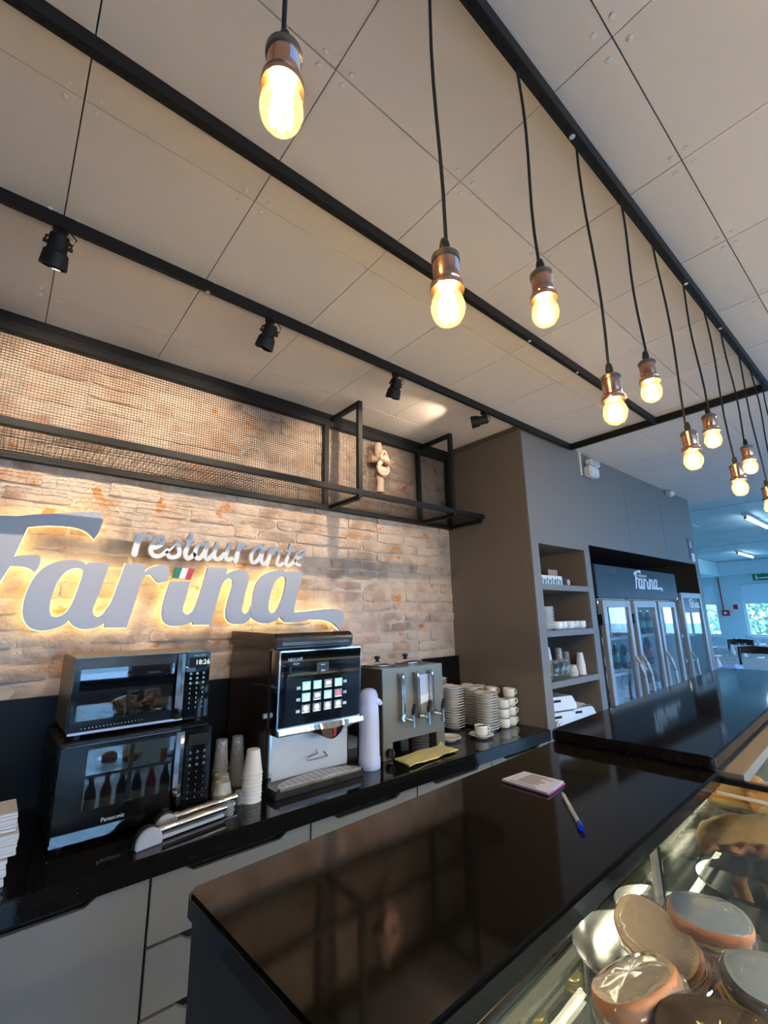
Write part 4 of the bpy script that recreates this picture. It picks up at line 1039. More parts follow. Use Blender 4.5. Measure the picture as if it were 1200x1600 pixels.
# nozzle lip: a chrome skirt that bulges down and forward in the middle
lip = MB(); n = 28; vs = []
for i in range(n+1):
    t = i/n; x = SX0-0.006+(pw+0.012)*t; g = math.exp(-((t-0.60)/0.15)**2)
    vs += [(x, 1.776-0.004, SZ0-0.0045), (x, 1.770-0.016*g, SZ0-0.022-0.004*g), (x, 1.778-0.010*g, SZ0-0.030-0.042*g), (x, 1.85, SZ0-0.030-0.030*g), (x, 1.85, SZ0-0.0045)]
part('nozzle_lip', lip.add(vs, [(i*5+k, i*5+(k+1) % 5, (i+1)*5+(k+1) % 5, (i+1)*5+k) for i in range(n) for k in range(5)]+[tuple(range(5)), tuple(range(n*5, n*5+5))]), 'chrome', cf, smooth=True, label='chrome lip with a central spout')
xm = SX0-0.006+(pw+0.012)*0.60
part('spout_mark', MB().ell((xm+0.004, 1.755, SZ0-0.044), (0.008, 0.003, 0.018), 10, 8), 'red_plastic', cf, smooth=True, label='red drop mark')
part('front_plate', MB().box(0.940, 1.318, 1.848, 1.859, cz+0.03, SZ0-0.028), 'steel_satin', cf, bev=0.002, label='brushed silver front plate')
part('plate_edge', MB().box(0.9265, 0.9395, 1.842, 1.859, cz+0.03, SZ0-0.028), 'chrome', cf, bev=0.002)
part('cup_hook', MB().tube([(1.10, 1.846, 0.932), (1.10, 1.832, 0.930), (1.10, 1.83, 0.918), (1.165, 1.83, 0.916), (1.20, 1.832, 0.918), (1.19, 1.846, 0.935)], 0.003, 6).tube([(1.10, 1.832, 0.93), (1.15, 1.832, 0.938), (1.15, 1.846, 0.95)], 0.003, 6), 'chrome', cf, smooth=True)
tp = [(0.90, 1.845)]+[(1.115+0.215*math.cos(a), 1.79-0.0+0.055*math.sin(a)) for a in [PI-PI*k/24 for k in range(25)]]
tray = [(0.905, 1.738), (1.327, 1.738), (1.345, 1.80), (1.345, 1.847), (0.905, 1.847)]
part('drip_base', MB().prism_z(tray, cz, cz+0.030), 'appliance_black', cf, bev=0.004)
gr = [(0.925, 1.744), (1.312, 1.744)]+[(1.118+0.194*math.cos(a), 1.75+0.085*math.sin(a)) for a in [PI*k/22 for k in range(23)]]
dt = part('drip_tray', MB().prism_z(gr, cz+0.0305, cz+0.036), 'steel_satin', cf, bev=0.001, label='silver half-round drip tray')
part('tray_edge', MB().box(0.925, 1.312, 1.737, 1.743, cz+0.024, cz+0.038), 'chrome', dt, bev=0.001)
ds = MB()
for i in range(13):
    x = 0.95+i*0.028; yy = 1.75+0.085*math.sqrt(max(0, 1-((x-1.118)/0.194)**2))
    ds.box(x-0.002, x+0.002, 1.752, yy-0.008, cz+0.0361, cz+0.0365)
part('slot', ds, 'print_dim', dt)
part('side_knob', MB().cyl((0.9245, 1.875, 1.112), (0.912, 1.875, 1.112), 0.010, 12), 'plastic_white', cf, smooth=True, label='small white side knob')

# ---- thermos
th = thing('thermos', 'pale bluish-white pump thermos between coffee machine and urn', 'thermos', (1.408, 1.80, 0.8335))
part('body', MB().lathe([(0.048, 0), (0.051, 0.004), (0.051, 0.045), (0.048, 0.049), (0.047, 0.20), (0.045, 0.255), (0.042, 0.275)], (1.408, 1.80, 0.8335), 28), 'plastic_bluewhite', th, smooth=True)
hd = MB().lathe([(0.0435, 0.2752), (0.0445, 0.29), (0.042, 0.315), (0.034, 0.334), (0.018, 0.343), (0, 0.345)], (1.408, 1.80, 0.8335), 28)
hd.ell((1.432, 1.778, 0.8335+0.285), (0.026, 0.026, 0.018), 14, 10)
part('pump_head', hd, 'plastic_bluewhite', th, smooth=True)
part('pump_spout', MB().tube([(1.440, 1.772, 1.118), (1.448, 1.764, 1.112), (1.450, 1.762, 1.104)], [0.012, 0.010, 0.009], 10), 'plastic_bluewhite', th, smooth=True)

# ---- steel urn with three taps
ur = thing('coffee_urn', 'square stainless steel coffee urn with three taps and two lids', 'coffee urn', (1.725, 2.0, 0.8335))
ux0, ux1, uy0, uy1, uz0, uz1 = 1.508, 1.942, 1.82, 2.17, 0.910, 1.252
part('tank', MB().box(ux0, ux1, uy0, uy1, uz0, uz1), 'steel', ur, bev=0.003)
for x, y in ((1.54, uy0+0.012), (1.91, uy0+0.012), (1.54, uy1-0.05), (1.91, uy1-0.05)):
    part('leg', MB().box(x-0.032, x+0.032, y-0.010, y+0.05, 0.8335, uz0-0.0005), 'steel', ur, bev=0.002)
part('heat_knob', MB().cyl((1.545, uy0-0.0005+0.002, 0.868), (1.545, uy0-0.022, 0.868), 0.020, 20).box(1.542, 1.548, uy0-0.028, uy0-0.02, 0.85, 0.886), 'rubber_black', ur, bev=0.002, label='black heat knob')
for i, x in enumerate((1.630, 1.737, 1.842)):
    tz = 1.005
    part('sight_glass', MB().tube([(x-0.004, uy0-0.018, tz+0.03), (x-0.004, uy0-0.018, 1.19)], 0.007, 10), 'clear_plastic', ur, smooth=True)
    part('sight_column', MB().tube([(x-0.004, uy0-0.018, tz+0.03), (x-0.004, uy0-0.018, tz+0.15)], 0.004, 8), 'bottle_dark', ur, smooth=True)
    part('glass_holder', MB().box(x-0.0125, x-0.009, uy0-0.026, uy0-0.0005, tz+0.02, 1.20).box(x+0.001, x+0.0045, uy0-0.026, uy0-0.0005, tz+0.02, 1.20).ell((x-0.004, uy0-0.017, 1.205), (0.0105, 0.012, 0.024), 12, 8), 'chrome', ur, smooth=True)
    tpp = part('tap', MB().cyl((x-0.004, uy0-0.0005, tz+0.012), (x-0.004, uy0-0.030, tz+0.012), 0.017, 16).tube([(x-0.004, uy0-0.022, tz+0.010), (x+0.012, uy0-0.036, tz+0.004), (x+0.032, uy0-0.050, tz-0.002)], 0.009, 10).cyl((x+0.032, uy0-0.050, tz-0.034), (x+0.032, uy0-0.050, tz+0.024), 0.0115, 14, 0, 0.010), 'chrome', ur, smooth=True, label='chrome tap')
    part('lever', MB().tube([(x+0.032, uy0-0.050, tz+0.024), (x+0.034, uy0-0.052, tz+0.038), (x+0.042, uy0-0.057, tz+0.075)], [0.005, 0.010, 0.008], 8), 'rubber_black', tpp, smooth=True, label='black lever')
part('notice_plate', MB().box(1.752, 1.828, uy0-0.003, uy0-0.0003, 1.075, 1.205), 'steel_satin', ur, label='pale notice plate')
part('notice_corner', MB().prism([(1.752, 1.10), (1.828, 1.108), (1.815, 1.07), (1.758, 1.06)], uy0-0.005, uy0-0.0035), 'paper_white', ur, label='white curled label')
for x, y in ((1.625, 2.0), (1.83, 2.0)):
    ld = part('lid', MB().lathe([(0.094, 0), (0.098, 0.004), (0.098, 0.008), (0.086, 0.016), (0.055, 0.024), (0, 0.026)], (x, y, uz1+0.0003), 32), 'chrome', ur, smooth=True)
    part('lid_knob', MB().lathe([(0.010, 0.025), (0.008, 0.030), (0.016, 0.037), (0.017, 0.046), (0, 0.050)], (x, y, uz1), 14), 'rubber_black', ld, smooth=True, label='black lid knob')

# ================================================================== THINGS ON THE BACK COUNTER
ZW = 0.8335
sau_me = MB().lathe([(0, 0.003), (0.034, 0.003), (0.034, 0.0), (0.040, 0.0), (0.0425, 0.0040), (0.056, 0.0080), (0.0695, 0.0135), (0.0710, 0.0155), (0.0695, 0.0175), (0.055, 0.0118), (0.040, 0.0072), (0.024, 0.0065), (0.022, 0.0075), (0, 0.0070)], n=26).mesh('saucer', 'porcelain', smooth=True)
def saucer_stack(x, y, n, label, group, pitch=0.0100):
    for k in range(n):
        s = link('saucer', sau_me, None, (x+random.uniform(-.0012, .0012), y+random.uniform(-.0012, .0012), ZW+0.0003+k*pitch))
        s.rotation_euler = (0, 0, random.uniform(0, 6))
        tag(s, '%s saucer of %s' % (nth(k, n), label), 'saucer', group)
saucer_stack(2.265, 2.045, 16, 'the white stack touching the steel urn', 'saucers in the stack by the urn', 0.0150)
saucer_stack(2.425, 2.03, 15, 'the middle one of the three front white stacks', 'saucers in the middle stack', 0.0150)
saucer_stack(2.375, 1.872, 14, 'the front white stack behind the filled cup', 'saucers in the front stack', 0.0150)
saucer_stack(2.30, 2.215, 18, 'the tall white rear stack against the splashback', 'saucers in the rear stack', 0.0152)
saucer_stack(2.14, 2.21, 19, 'the white rear stack half hidden by the urn', 'saucers in the hidden rear stack', 0.0152)

def mug_proto(loc, label, group, rz):
    m = thing('coffee_cup', label, 'cup', loc, group, rz)
    part('bowl', MB().lathe([(0, 0.004), (0.023, 0.004), (0.0235, 0.0), (0.027, 0.001), (0.0345, 0.008), (0.0375, 0.020), (0.038, 0.053), (0.0372, 0.0545), (0.0355, 0.053), (0.0350, 0.022), (0.030, 0.011), (0, 0.009)], n=24), 'porcelain', m, smooth=True, local=True)
    part('handle', MB().tube([(0.0365+0.021*math.sin(PI*k/9), 0, 0.030+0.0165*math.cos(PI*k/9)) for k in range(10)], 0.0042, 8), 'porcelain', m, smooth=True, local=True)
    return m
cup0 = None
cols_ = [(2.49, 1.835, 3, 'front column of stacked cups', -0.15), (2.575, 1.845, 4, 'right-hand column of stacked cups', -0.35), (2.545, 1.955, 4, 'column of stacked cups third from the front', -0.3),
         (2.555, 2.06, 4, 'fourth column of stacked cups along the panel', 0.2), (2.47, 2.12, 4, 'fifth column of stacked cups', 2.5), (2.55, 2.165, 4, 'column of stacked cups in the panel corner', -0.4), (2.44, 2.235, 4, 'column of stacked cups at the splashback', 2.8)]
lvl = ['bottom', 'second', 'third', 'top']
for x, y, n, nm, rz in cols_:
    for k in range(n):
        lb = 'white coffee cup, %s of the %s' % (lvl[k] if k < n-1 else 'top', nm)
        loc = (x+random.uniform(-.001, .001), y, ZW+0.0003+k*0.0548)
        if cup0 is None: cup0 = mug_proto(loc, lb, 'stacked coffee cups beside the saucers', rz)
        else: place(cup0, loc, lb, rz+random.uniform(-.08, .08))
s1 = link('saucer', sau_me, None, (2.218, 1.797, ZW+0.0003)); tag(s1, 'single white saucer carrying one filled cup in front of the stacks', 'saucer')
c1 = place(cup0, (2.218, 1.797, ZW+0.0072), 'single white cup of dark coffee standing on its saucer', -0.35); del c1['group']
part('coffee', MB().lathe([(0.0, 0.044), (0.0355, 0.044)], n=24), 'bread_dark', c1, local=True)
s2 = link('saucer', sau_me, None, (2.035, 1.880, ZW+0.0003)); tag(s2, 'lone empty white saucer at the right foot of the urn', 'saucer')

# yellow cleaning cloth, folded
cl = MB(); NX, NY = 16, 8
def clp(i, j, lay):
    s, t = i/NX, j/NY
    A, B, C_, D_ = Vector((1.535, 1.668)), Vector((1.895, 1.690)), Vector((1.898, 1.812)), Vector((1.556, 1.800))
    p = A.lerp(B, s).lerp(D_.lerp(C_, s), t)
    z = ZW+0.003+lay*0.006+0.004*noise.noise(Vector((s*5, t*4, lay*3)))+0.004*math.sin(s*9+t*3)*0.5+0.004
    if i == NX and j == NY: z += 0.016
    return (p.x+0.01*noise.noise(Vector((t*4, lay, 1))), p.y+0.008*noise.noise(Vector((s*5, lay, 2))), max(z, ZW+0.001))
for lay in (0, 1):
    cl.add([clp(i, j, lay) for j in range(NY+1) for i in range(NX+1)], [(j*(NX+1)+i, j*(NX+1)+i+1, (j+1)*(NX+1)+i+1, (j+1)*(NX+1)+i) for j in range(NY) for i in range(NX)])
fr_ = [clp(i, 0, 0) for i in range(NX+1)]+[clp(i, 0, 1) for i in range(NX+1)]
cl.add(fr_, [(i, i+1, NX+2+i, NX+1+i) for i in range(NX)])
solo('cleaning_cloth', 'folded yellow cleaning cloth on the worktop in front of the urn', 'cloth', cl, 'cloth_yellow', (1.72, 1.74, ZW), smooth=True)

# paper cups and clear tumblers
def cup_mesh(h, r0, r1, name, m):
    return MB().lathe([(0, h), (r0, h), (r0+0.0005, h-0.002), (r1, 0.006), (r1+0.002, 0.004), (r1+0.002, 0.0), (r1, 0.0), (r1-0.001, 0.004), (r0-0.001, h-0.003), (0, h-0.003)], n=22).mesh(name, m, smooth=True)
pc = cup_mesh(0.085, 0.024, 0.036, 'paper_cup', 'cup_paper')
pcs = cup_mesh(0.085, 0.019, 0.029, 'paper_cup', 'cup_paper')
tumb = cup_mesh(0.115, 0.022, 0.030, 'plastic_tumbler', 'clear_plastic')
low = cup_mesh(0.042, 0.026, 0.033, 'small_tub', 'tub_plastic')
def nest(me, name, x, y, z, n, pitch, label, cat, group):
    for k in range(n):
        o = link(name, me, None, (x+random.uniform(-.0008, .0008), y, z+0.0002+k*pitch)); tag(o, '%s %s' % (nth(k, n), label), cat, group)
nest(pc, 'paper_cup', 0.842, 1.808, ZW, 8, 0.0135, 'white paper cup of the upside-down stack beside the coffee machine', 'cup', 'paper cups stacked by the coffee machine')
nest(tumb, 'plastic_tumbler', 0.795, 2.01, ZW, 7, 0.012, 'clear tumbler of the left tall stack behind the paper cups', 'tumbler', 'clear tumblers, left stack')
nest(tumb, 'plastic_tumbler', 0.868, 2.02, ZW, 7, 0.012, 'clear tumbler of the right tall stack, nearer the coffee machine', 'tumbler', 'clear tumblers, right stack')
nest(low, 'small_tub', 0.748, 1.858, ZW, 4, 0.011, 'translucent tub of the front low stack by the microwave side', 'tub', 'translucent tubs in the front stack')
nest(low, 'small_tub', 0.775, 1.945, ZW, 4, 0.011, 'translucent tub of the rear low stack by the microwave side', 'tub', 'translucent tubs in the rear stack')
lc = link('paper_cup', pc, None, (0.735, 2.05, 0.95)); lc.rotation_euler = (0, -PI/2, 0.3); lc.location = (0.735, 2.06, ZW+0.125)
tag(lc, 'white paper cup lying sideways on a small box behind the tumblers', 'cup')
solo('small_box', 'small dark box under the sideways paper cup behind the tumblers', 'box', MB().box(0.69, 0.762, 2.03, 2.10, ZW+0.0003, ZW+0.087), 'appliance_black', (0.72, 2.06, ZW), bev=0.003)

# chrome rods with half-round ends
def rod(loc, label, rz):
    r = thing('chrome_roller', label, 'roller', loc, 'chrome rollers in front of the microwave', rz)
    half = [(0.040*math.cos(a), 0.012+0.040*math.sin(a)) for a in [PI*k/14 for k in range(15)]]+[(-0.040, 0), (0.040, 0)]
    part('end_block', MB().prism(half, -0.016, 0.0), 'steel_satin', r, bev=0.003, local=True, label='grey half-round end')
    part('end_rim', MB().prism([(x*1.12, max(0, z*1.12-0.002)) for x, z in half], 0.0005, 0.016), 'appliance_black', r, bev=0.003, local=True)
    part('rod', MB().cyl((0.03, 0.008, 0.030), (0.265, 0.008, 0.030), 0.0125, 16), 'chrome', r, smooth=True, local=True, label='chrome rod')
    part('lower_bar', MB().box(0.042, 0.26, 0.0, 0.016, 0.003, 0.013), 'steel_satin', r, bev=0.002, local=True)
    part('end_bracket', MB().box(0.2655, 0.29, -0.010, 0.022, 0.0, 0.045), 'clear_plastic', r, bev=0.004, local=True)
    return r
r0 = rod((0.452, 1.685, ZW+.0003), 'chrome roller with a half-round grey end, front one of the pair by the microwave', 0.16)
place(r0, (0.520, 1.757, ZW+.0003), 'chrome roller with a half-round grey end, rear one touching the microwave front', 0.16)

# napkin bundles at the left edge
def wad(x0, x1, y0, y1, z0, z1, seed):
    mb = MB(); n = 6
    for k in range(n):
        a, b = z0+(z1-z0)*k/n, z0+(z1-z0)*(k+1)/n
        dx, dy = 0.006*noise.noise(Vector((k*1.7, seed, 0))), 0.010*noise.noise(Vector((k*2.3, seed, 5)))
        mb.box(x0, x1+dx, y0+dy, y1, a+0.0006, b-0.0002)
    return mb
for k, (z0, z1, dx, lb) in enumerate(((0, 0.062, 0, 'bottom bundle of white paper napkins at the left end of the worktop'), (0.0635, 0.118, 0.018, 'middle bundle of white paper napkins at the left end of the worktop'), (0.1195, 0.165, 0.012, 'top bundle of white paper napkins at the left end of the worktop'))):
    solo('napkin_bundle', lb, 'napkins', wad(-0.05, 0.112+dx, 1.70+0.012*k, 1.86, ZW+z0, ZW+z1, k), 'paper_white', (0.03, 1.78, ZW+z0), 'napkin bundles stacked by the microwave', bev=0.0015)

# ================================================================== ON THE BAR
def bar_q(pts, z0, z1): return MB().prism_z(pts, z0, z1)
npd = thing('notepad', 'white printed notepad with a red edge on the black bar', 'notepad', (0.84, 0.56, ZB))
part('cover', bar_q([(0.8035, 0.5063), (0.8805, 0.5173), (0.8745, 0.604), (0.8035, 0.6078)], ZB+0.0004, ZB+0.0025), 'red_paper', npd, label='red cover edge')
part('page', bar_q([(0.8025, 0.5085), (0.8785, 0.5195), (0.8735, 0.603), (0.8025, 0.6068)], ZB+0.0026, ZB+0.006), 'plastic_bluewhite', npd)
pl = MB(); random.seed(3)
for i in range(9):
    x = 0.818+0.006*i; L = random.uniform(0.03, 0.055); y0 = 0.583-L
    pl.box(x, x+0.0022, y0, 0.583, ZB+0.0061, ZB+0.0063)
pl.box(0.808, 0.8105, 0.535, 0.595, ZB+0.0061, ZB+0.0063)
part('print_line', pl, 'print_dark', npd, kind='stuff')
pe = thing('pen', 'clear ballpoint pen with a blue end beside the notepad', 'pen', (0.77, 0.445, ZB))
A_, B_ = Vector((0.826, 0.4935, ZB+0.0046)), Vector((0.716, 0.4015, ZB+0.0046)); D_ = (B_-A_).normalized()
part('barrel', MB().cyl(A_+D_*0.012, B_-D_*0.018, 0.0040, 6), 'clear_plastic', pe)
part('refill', MB().cyl(A_+D_*0.012, B_-D_*0.018, 0.0018, 6), 'plastic_white', pe)
part('tip', MB().cyl(A_+D_*0.0118, A_, 0.0035, 8, 0, 0.0008), 'print_white', pe, smooth=True)
part('end_cap', MB().cyl(B_-D_*0.0178, B_, 0.0042, 8), 'blue_plastic', pe, smooth=True, label='blue end cap')

# ================================================================== IN THE NICHE
SZ = [s+0.0004 for s in SHELF]
tb = thing('tea_box', 'long teal patterned tea box on the top shelf of the niche', 'box', (2.98, 1.76, SZ[0]))
part('carton', MB().box(2.83, 3.155, 1.72, 1.83, SZ[0], SZ[0]+0.072), 'paper_white', tb, bev=0.001)
pat = MB(); random.seed(5)
for k in range(9):
    cx = 2.85+k*0.034
    pat.cyl((cx, 1.7198, SZ[0]+0.034+0.01*(k % 2)), (cx, 1.7188, SZ[0]+0.034+0.01*(k % 2)), 0.014, 10).box(cx-0.012, cx+0.006, 1.7188, 1.7198, SZ[0]+0.004, SZ[0]+0.03)
part('pattern', pat, 'box_teal', tb, kind='stuff', label='teal printed pattern')
solo('sachet', 'small yellow sachet on the tea box', 'sachet', MB().box(2.84, 2.91, 1.745, 1.79, SZ[0]+0.0725, SZ[0]+0.084), 'cloth_yellow', (2.87, 1.77, SZ[0]+0.0725), bev=0.003)
kb = thing('carton_box', 'kraft carton with a raised lid on the top niche shelf', 'box', (3.22, 1.77, SZ[0]))
part('carton', MB().box(3.17, 3.29, 1.73, 1.83, SZ[0], SZ[0]+0.062), 'bread_dark', kb, bev=0.001)
part('lid', MB().box(3.165, 3.295, 1.83, 1.834, SZ[0], SZ[0]+0.135), 'box_kraft', kb)
part('round_print', MB().cyl((3.262, 1.7298, SZ[0]+0.034), (3.262, 1.7288, SZ[0]+0.034), 0.022, 14), 'bread_crumb', kb, label='pale round print')
for k in range(13):
    o = link('saucer', sau_me, None, (2.872, 1.73, SZ[1]+k*0.0115)); tag(o, '%s white saucer of the stack on the second niche shelf' % nth(k, 13), 'saucer', 'saucers on the niche shelf')
for k, x in enumerate((2.985, 3.07, 3.15, 3.235, 3.312)):
    c = place(cup0, (x, 1.70+0.012*(k % 2), SZ[1]), 'white coffee cup on the second niche shelf, %s from the saucers' % ['first', 'second', 'third', 'fourth', 'last'][k], rz=1.2+k*1.9, group='cups on the second niche shelf')
# third shelf: jars, paper cups, clear tumblers
def jar(loc, label):
    j = thing('glass_jar', label, 'jar', loc, 'glass jars on the third niche shelf')
    part('glass', MB().lathe([(0.0, 0.0), (0.036, 0.0), (0.038, 0.004), (0.038, 0.085), (0.030, 0.10), (0.030, 0.108), (0.028, 0.108), (0.028, 0.10), (0.035, 0.083), (0.035, 0.006), (0, 0.004)], loc, 20), 'clear_glass', j, smooth=True)
    part('lid', MB().lathe([(0.032, 0.1085), (0.033, 0.114), (0.028, 0.118), (0, 0.12)], loc, 20), 'clear_plastic', j, smooth=True)
    return j
j0 = jar((2.885, 1.70, SZ[2]), 'glass jar nearest the left stile on the third niche shelf')
place(j0, (2.970, 1.705, SZ[2]), 'second glass jar from the left stile on the third niche shelf')
place(j0, (3.052, 1.715, SZ[2]), 'third glass jar from the left stile on the third niche shelf')
nest(pcs, 'paper_cup', 3.015, 1.815, SZ[2]+0.0, 9, 0.0135, 'white paper cup of the stack behind the niche jars', 'cup', 'paper cups behind the jars')
nest(pcs, 'paper_cup', 3.262, 1.705, SZ[2], 6, 0.0125, 'white paper cup of the right-hand stack on the third niche shelf', 'cup', 'paper cups right on the niche shelf')
nest(tumb, 'plastic_tumbler', 3.175, 1.82, SZ[2], 7, 0.011, 'clear tumbler of the tall stack on the third niche shelf', 'tumbler', 'clear tumblers, tall niche stack')
nest(tumb, 'plastic_tumbler', 3.295, 1.83, SZ[2], 4, 0.011, 'clear tumbler of the shorter stack on the third niche shelf', 'tumbler', 'clear tumblers, short niche stack')
nest(tumb, 'plastic_tumbler', 3.328, 1.745, SZ[2], 2, 0.011, 'clear tumbler of the pair by the right niche stile', 'tumbler', 'clear tumblers, right pair')
nest(low, 'small_tub', 3.140, 1.705, SZ[2], 4, 0.010, 'translucent tub of the low niche stack', 'tub', 'translucent tubs in the niche')
# bottom shelf: napkin dispensers
def disp(loc, label, m, rz):
    d = thing('napkin_dispenser', label, 'dispenser', loc, 'napkin dispensers on the bottom niche shelf', rz)
    w, dp, h = 0.115, 0.075, 0.085
    prof = [(-w, 0), (w, 0), (w, h*0.35), (w*0.72, h), (-w, h)]
    part('shell', MB().prism(prof, -dp, dp), m, d, bev=0.006, local=True)
    part('slot', MB().box(-w*0.8, -w*0.25, -dp-0.001, -dp+0.001, h*0.62, h*0.80), 'void_dark', d, local=True)
    part('plinth', MB().box(-w+0.01, w-0.01, -dp+0.01, dp-0.01, -0.006, -0.0003), 'appliance_black', d, local=True)
    return d
dz = SZ[3]+0.0065
q0 = disp((2.945, 1.752, dz), 'white napkin dispenser on the left of the bottom niche shelf', 'plastic_white', -0.2)
q1 = place(q0, (3.20, 1.742, dz), 'white napkin dispenser on the right of the bottom niche shelf, napkin hanging out', -0.25)
q2 = place(q0, (2.975, 1.762, dz+0.0925), 'pale blue napkin dispenser standing on top of another in the niche', -0.25)
nk = MB(); NX = 8
pts = []
for j in range(NX+1):
    for i in range(NX+1):
        s, t = i/NX, j/NX
        pts.append((3.09+0.17*s, 1.665+0.10*t+0.01*math.sin(s*6), dz+0.0885+0.030*math.sin(PI*s)*(0.4+t*0.6)+0.010*noise.noise(Vector((s*6, t*6, 0)))))
solo('loose_napkin', 'crumpled white napkin lying on the niche dispensers', 'napkin', nk.add(pts, [(j*(NX+1)+i, j*(NX+1)+i+1, (j+1)*(NX+1)+i+1, (j+1)*(NX+1)+i) for j in range(NX) for i in range(NX)]), 'paper_white', (3.1, 1.71, dz+0.0885), smooth=True)
tp_ = thing('small_dispenser', 'small white rounded dispenser at the front left of the bottom niche shelf', 'dispenser', (2.785, 1.665, SZ[3]))
part('shell', MB().box(2.77, 2.84, 1.634, 1.672, SZ[3], SZ[3]+0.062), 'plastic_white', tp_, bev=0.012, seg=3)
part('slot', MB().box(2.785, 2.825, 1.6328, 1.6385, SZ[3]+0.02, SZ[3]+0.026), 'print_dim', tp_)
solo('card', 'white card lying at the front of the bottom niche shelf', 'card', MB().prism_z([(2.88, 1.636), (3.0, 1.640), (2.99, 1.66), (2.875, 1.658)], SZ[3], SZ[3]+0.004), 'paper_white', (2.91, 1.655, SZ[3]))

# ================================================================== ON THE GREY WALL
em = thing('emergency_light', 'white twin-head emergency light on the grey wall under the ceiling', 'emergency light', (3.62, 1.6, 2.62))
part('case', MB().box(3.545, 3.70, 1.585, YF-0.0005, 2.600, 2.685), 'plastic_white', em, bev=0.010, seg=3)
for x in (3.565, 3.650):
    part('lamp_head', MB().box(x, x+0.062, 1.575, 1.635, 2.692, 2.742), 'plastic_white', em, bev=0.007)
    part('lens', MB().box(x+0.008, x+0.054, 1.572, 1.576, 2.700, 2.734), 'clear_plastic', em)
    part('neck', MB().cyl((x+0.031, 1.61, 2.684), (x+0.031, 1.61, 2.693), 0.012, 10), 'plastic_white', em)
solo('cable_duct', 'narrow white cable duct running up beside the emergency light', 'cable duct', MB().box(3.485, 3.508, 1.638, YF-0.0005, 2.60, ZC-0.002), 'plastic_white', (3.4965, 1.644, 2.60), bev=0.002)
se = thing('motion_sensor', 'small white domed sensor high on the grey wall near its far end', 'sensor', (5.42, 1.62, 2.755))
part('dome', MB().ell((5.42, 1.605, 2.755), (0.045, 0.035, 0.035), 16, 10), 'plastic_white', se, smooth=True)
part('bracket', MB().box(5.395, 5.445, 1.63, YF-0.0005, 2.735, 2.79), 'plastic_white', se, bev=0.003)
ws = thing('wall_notice', 'dark purple notice with a white card at the end of the grey wall', 'sign', (5.93, 1.645, 2.15))
part('plate', MB().box(5.84, 5.975, 1.644, YF-0.0004, 2.09, 2.32), 'purple_sign', ws)
part('pictogram', MB().prism([(5.89, 2.21), (5.93, 2.21), (5.925, 2.28), (5.91, 2.295), (5.895, 2.28)], 1.642, 1.6436), 'print_white', ws)
part('card', MB().box(5.88, 5.985, 1.640, 1.6416, 2.055, 2.15), 'paper_white', ws)

# ================================================================== FOOD IN THE DISPLAY CASES
TZ = 0.9355
def steel_tray(x, y, z, r, label, name='steel_tray'):
    t = thing(name, label, 'tray', (x, y, z))
    part('dish', MB().lathe([(0, 0.003), (r*0.56, 0.003), (r*0.62, 0.006), (r*0.70, 0.016), (r*0.78, 0.0185), (r*0.83, 0.0175), (r*0.90, 0.0205), (r*0.985, 0.0225), (r, 0.0215), (r*0.995, 0.0200), (r*0.90, 0.0180), (r*0.80, 0.0155), (r*0.71, 0.0135), (r*0.62, 0.0), (0, 0.0)], (x, y, z), 44), 'tray_steel', t, smooth=True)
    part('rim', MB().lathe([(r*0.995, 0.0205), (r*1.008, 0.022), (r*0.995, 0.0238)], (x, y, z), 44), 'chrome', t, smooth=True)
    return t
steel_tray(0.893, 0.419, TZ+.0003, 0.105, 'round steel tray with a stepped rim, under the wrapped sandwiches')

def euler_from(xa, ya):
    """rotation whose local x points along xa and whose y lies near ya"""
    x = Vector(xa).normalized(); z = x.cross(Vector(ya)).normalized(); y = z.cross(x)
    return Matrix((x, y, z)).transposed().to_euler()
def bread_slice(mb_crumb, mb_crust, a, b, z, t, seed, e=0.8):
    """one slice: two porous faces and the bulging crust between them"""
    n = 30; ring_ = []
    f = lambda v: math.copysign(abs(v)**e, v)
    for i in range(n):
        th = 2*PI*i/n; k = 1+0.014*noise.noise(Vector((math.cos(th)*1.5, math.sin(th)*1.5, seed)))
        ring_.append((a*f(math.cos(th))*k, b*f(math.sin(th))*k))
    prof = [(0.965, -t), (1.0, -t*0.8), (1.03, -t*0.2), (1.03, t*0.3), (1.0, t*0.85), (0.965, t)]
    vs = [(x*k, y*k, z+h) for k, h in prof for x, y in ring_]
    mb_crust.add(vs, [(j*n+i, j*n+(i+1) % n, (j+1)*n+(i+1) % n, (j+1)*n+i) for j in range(len(prof)-1) for i in range(n)])
    for s in (-1, 1):
        vs = []
        for k in (0.968, 0.7, 0.4):
            vs += [(x*k, y*k, z+s*(t+0.0012*(1-k)+0.0016*noise.noise(Vector((x*60, y*60, seed+s))))) for x, y in ring_]
        vs.append((0, 0, z+s*(t+0.001)))
        mb_crumb.add(vs, [(j*n+i, j*n+(i+1) % n, (j+1)*n+(i+1) % n, (j+1)*n+i) for j in range(2) for i in range(n)]+[(2*n+i, 2*n+(i+1) % n, 3*n) for i in range(n)])
def leafy(a, b, z, t, seed, wav):
    """thin filling with a wavy edge that peeps out"""
    n = 36; mb = MB(); vs = []
    for s in (0, 1):
        for i in range(n):
            th = 2*PI*i/n; k = 1.0+wav*noise.noise(Vector((math.cos(th)*3, math.sin(th)*3, seed)))
            vs.append((a*k*math.cos(th), b*k*math.sin(th), z+(t if s else 0)+wav*0.03*math.sin(th*7+seed)))
    return mb.add(vs, [tuple(range(n))[::-1], tuple(range(n, 2*n))]+[(i, (i+1) % n, n+(i+1) % n, n+i) for i in range(n)])
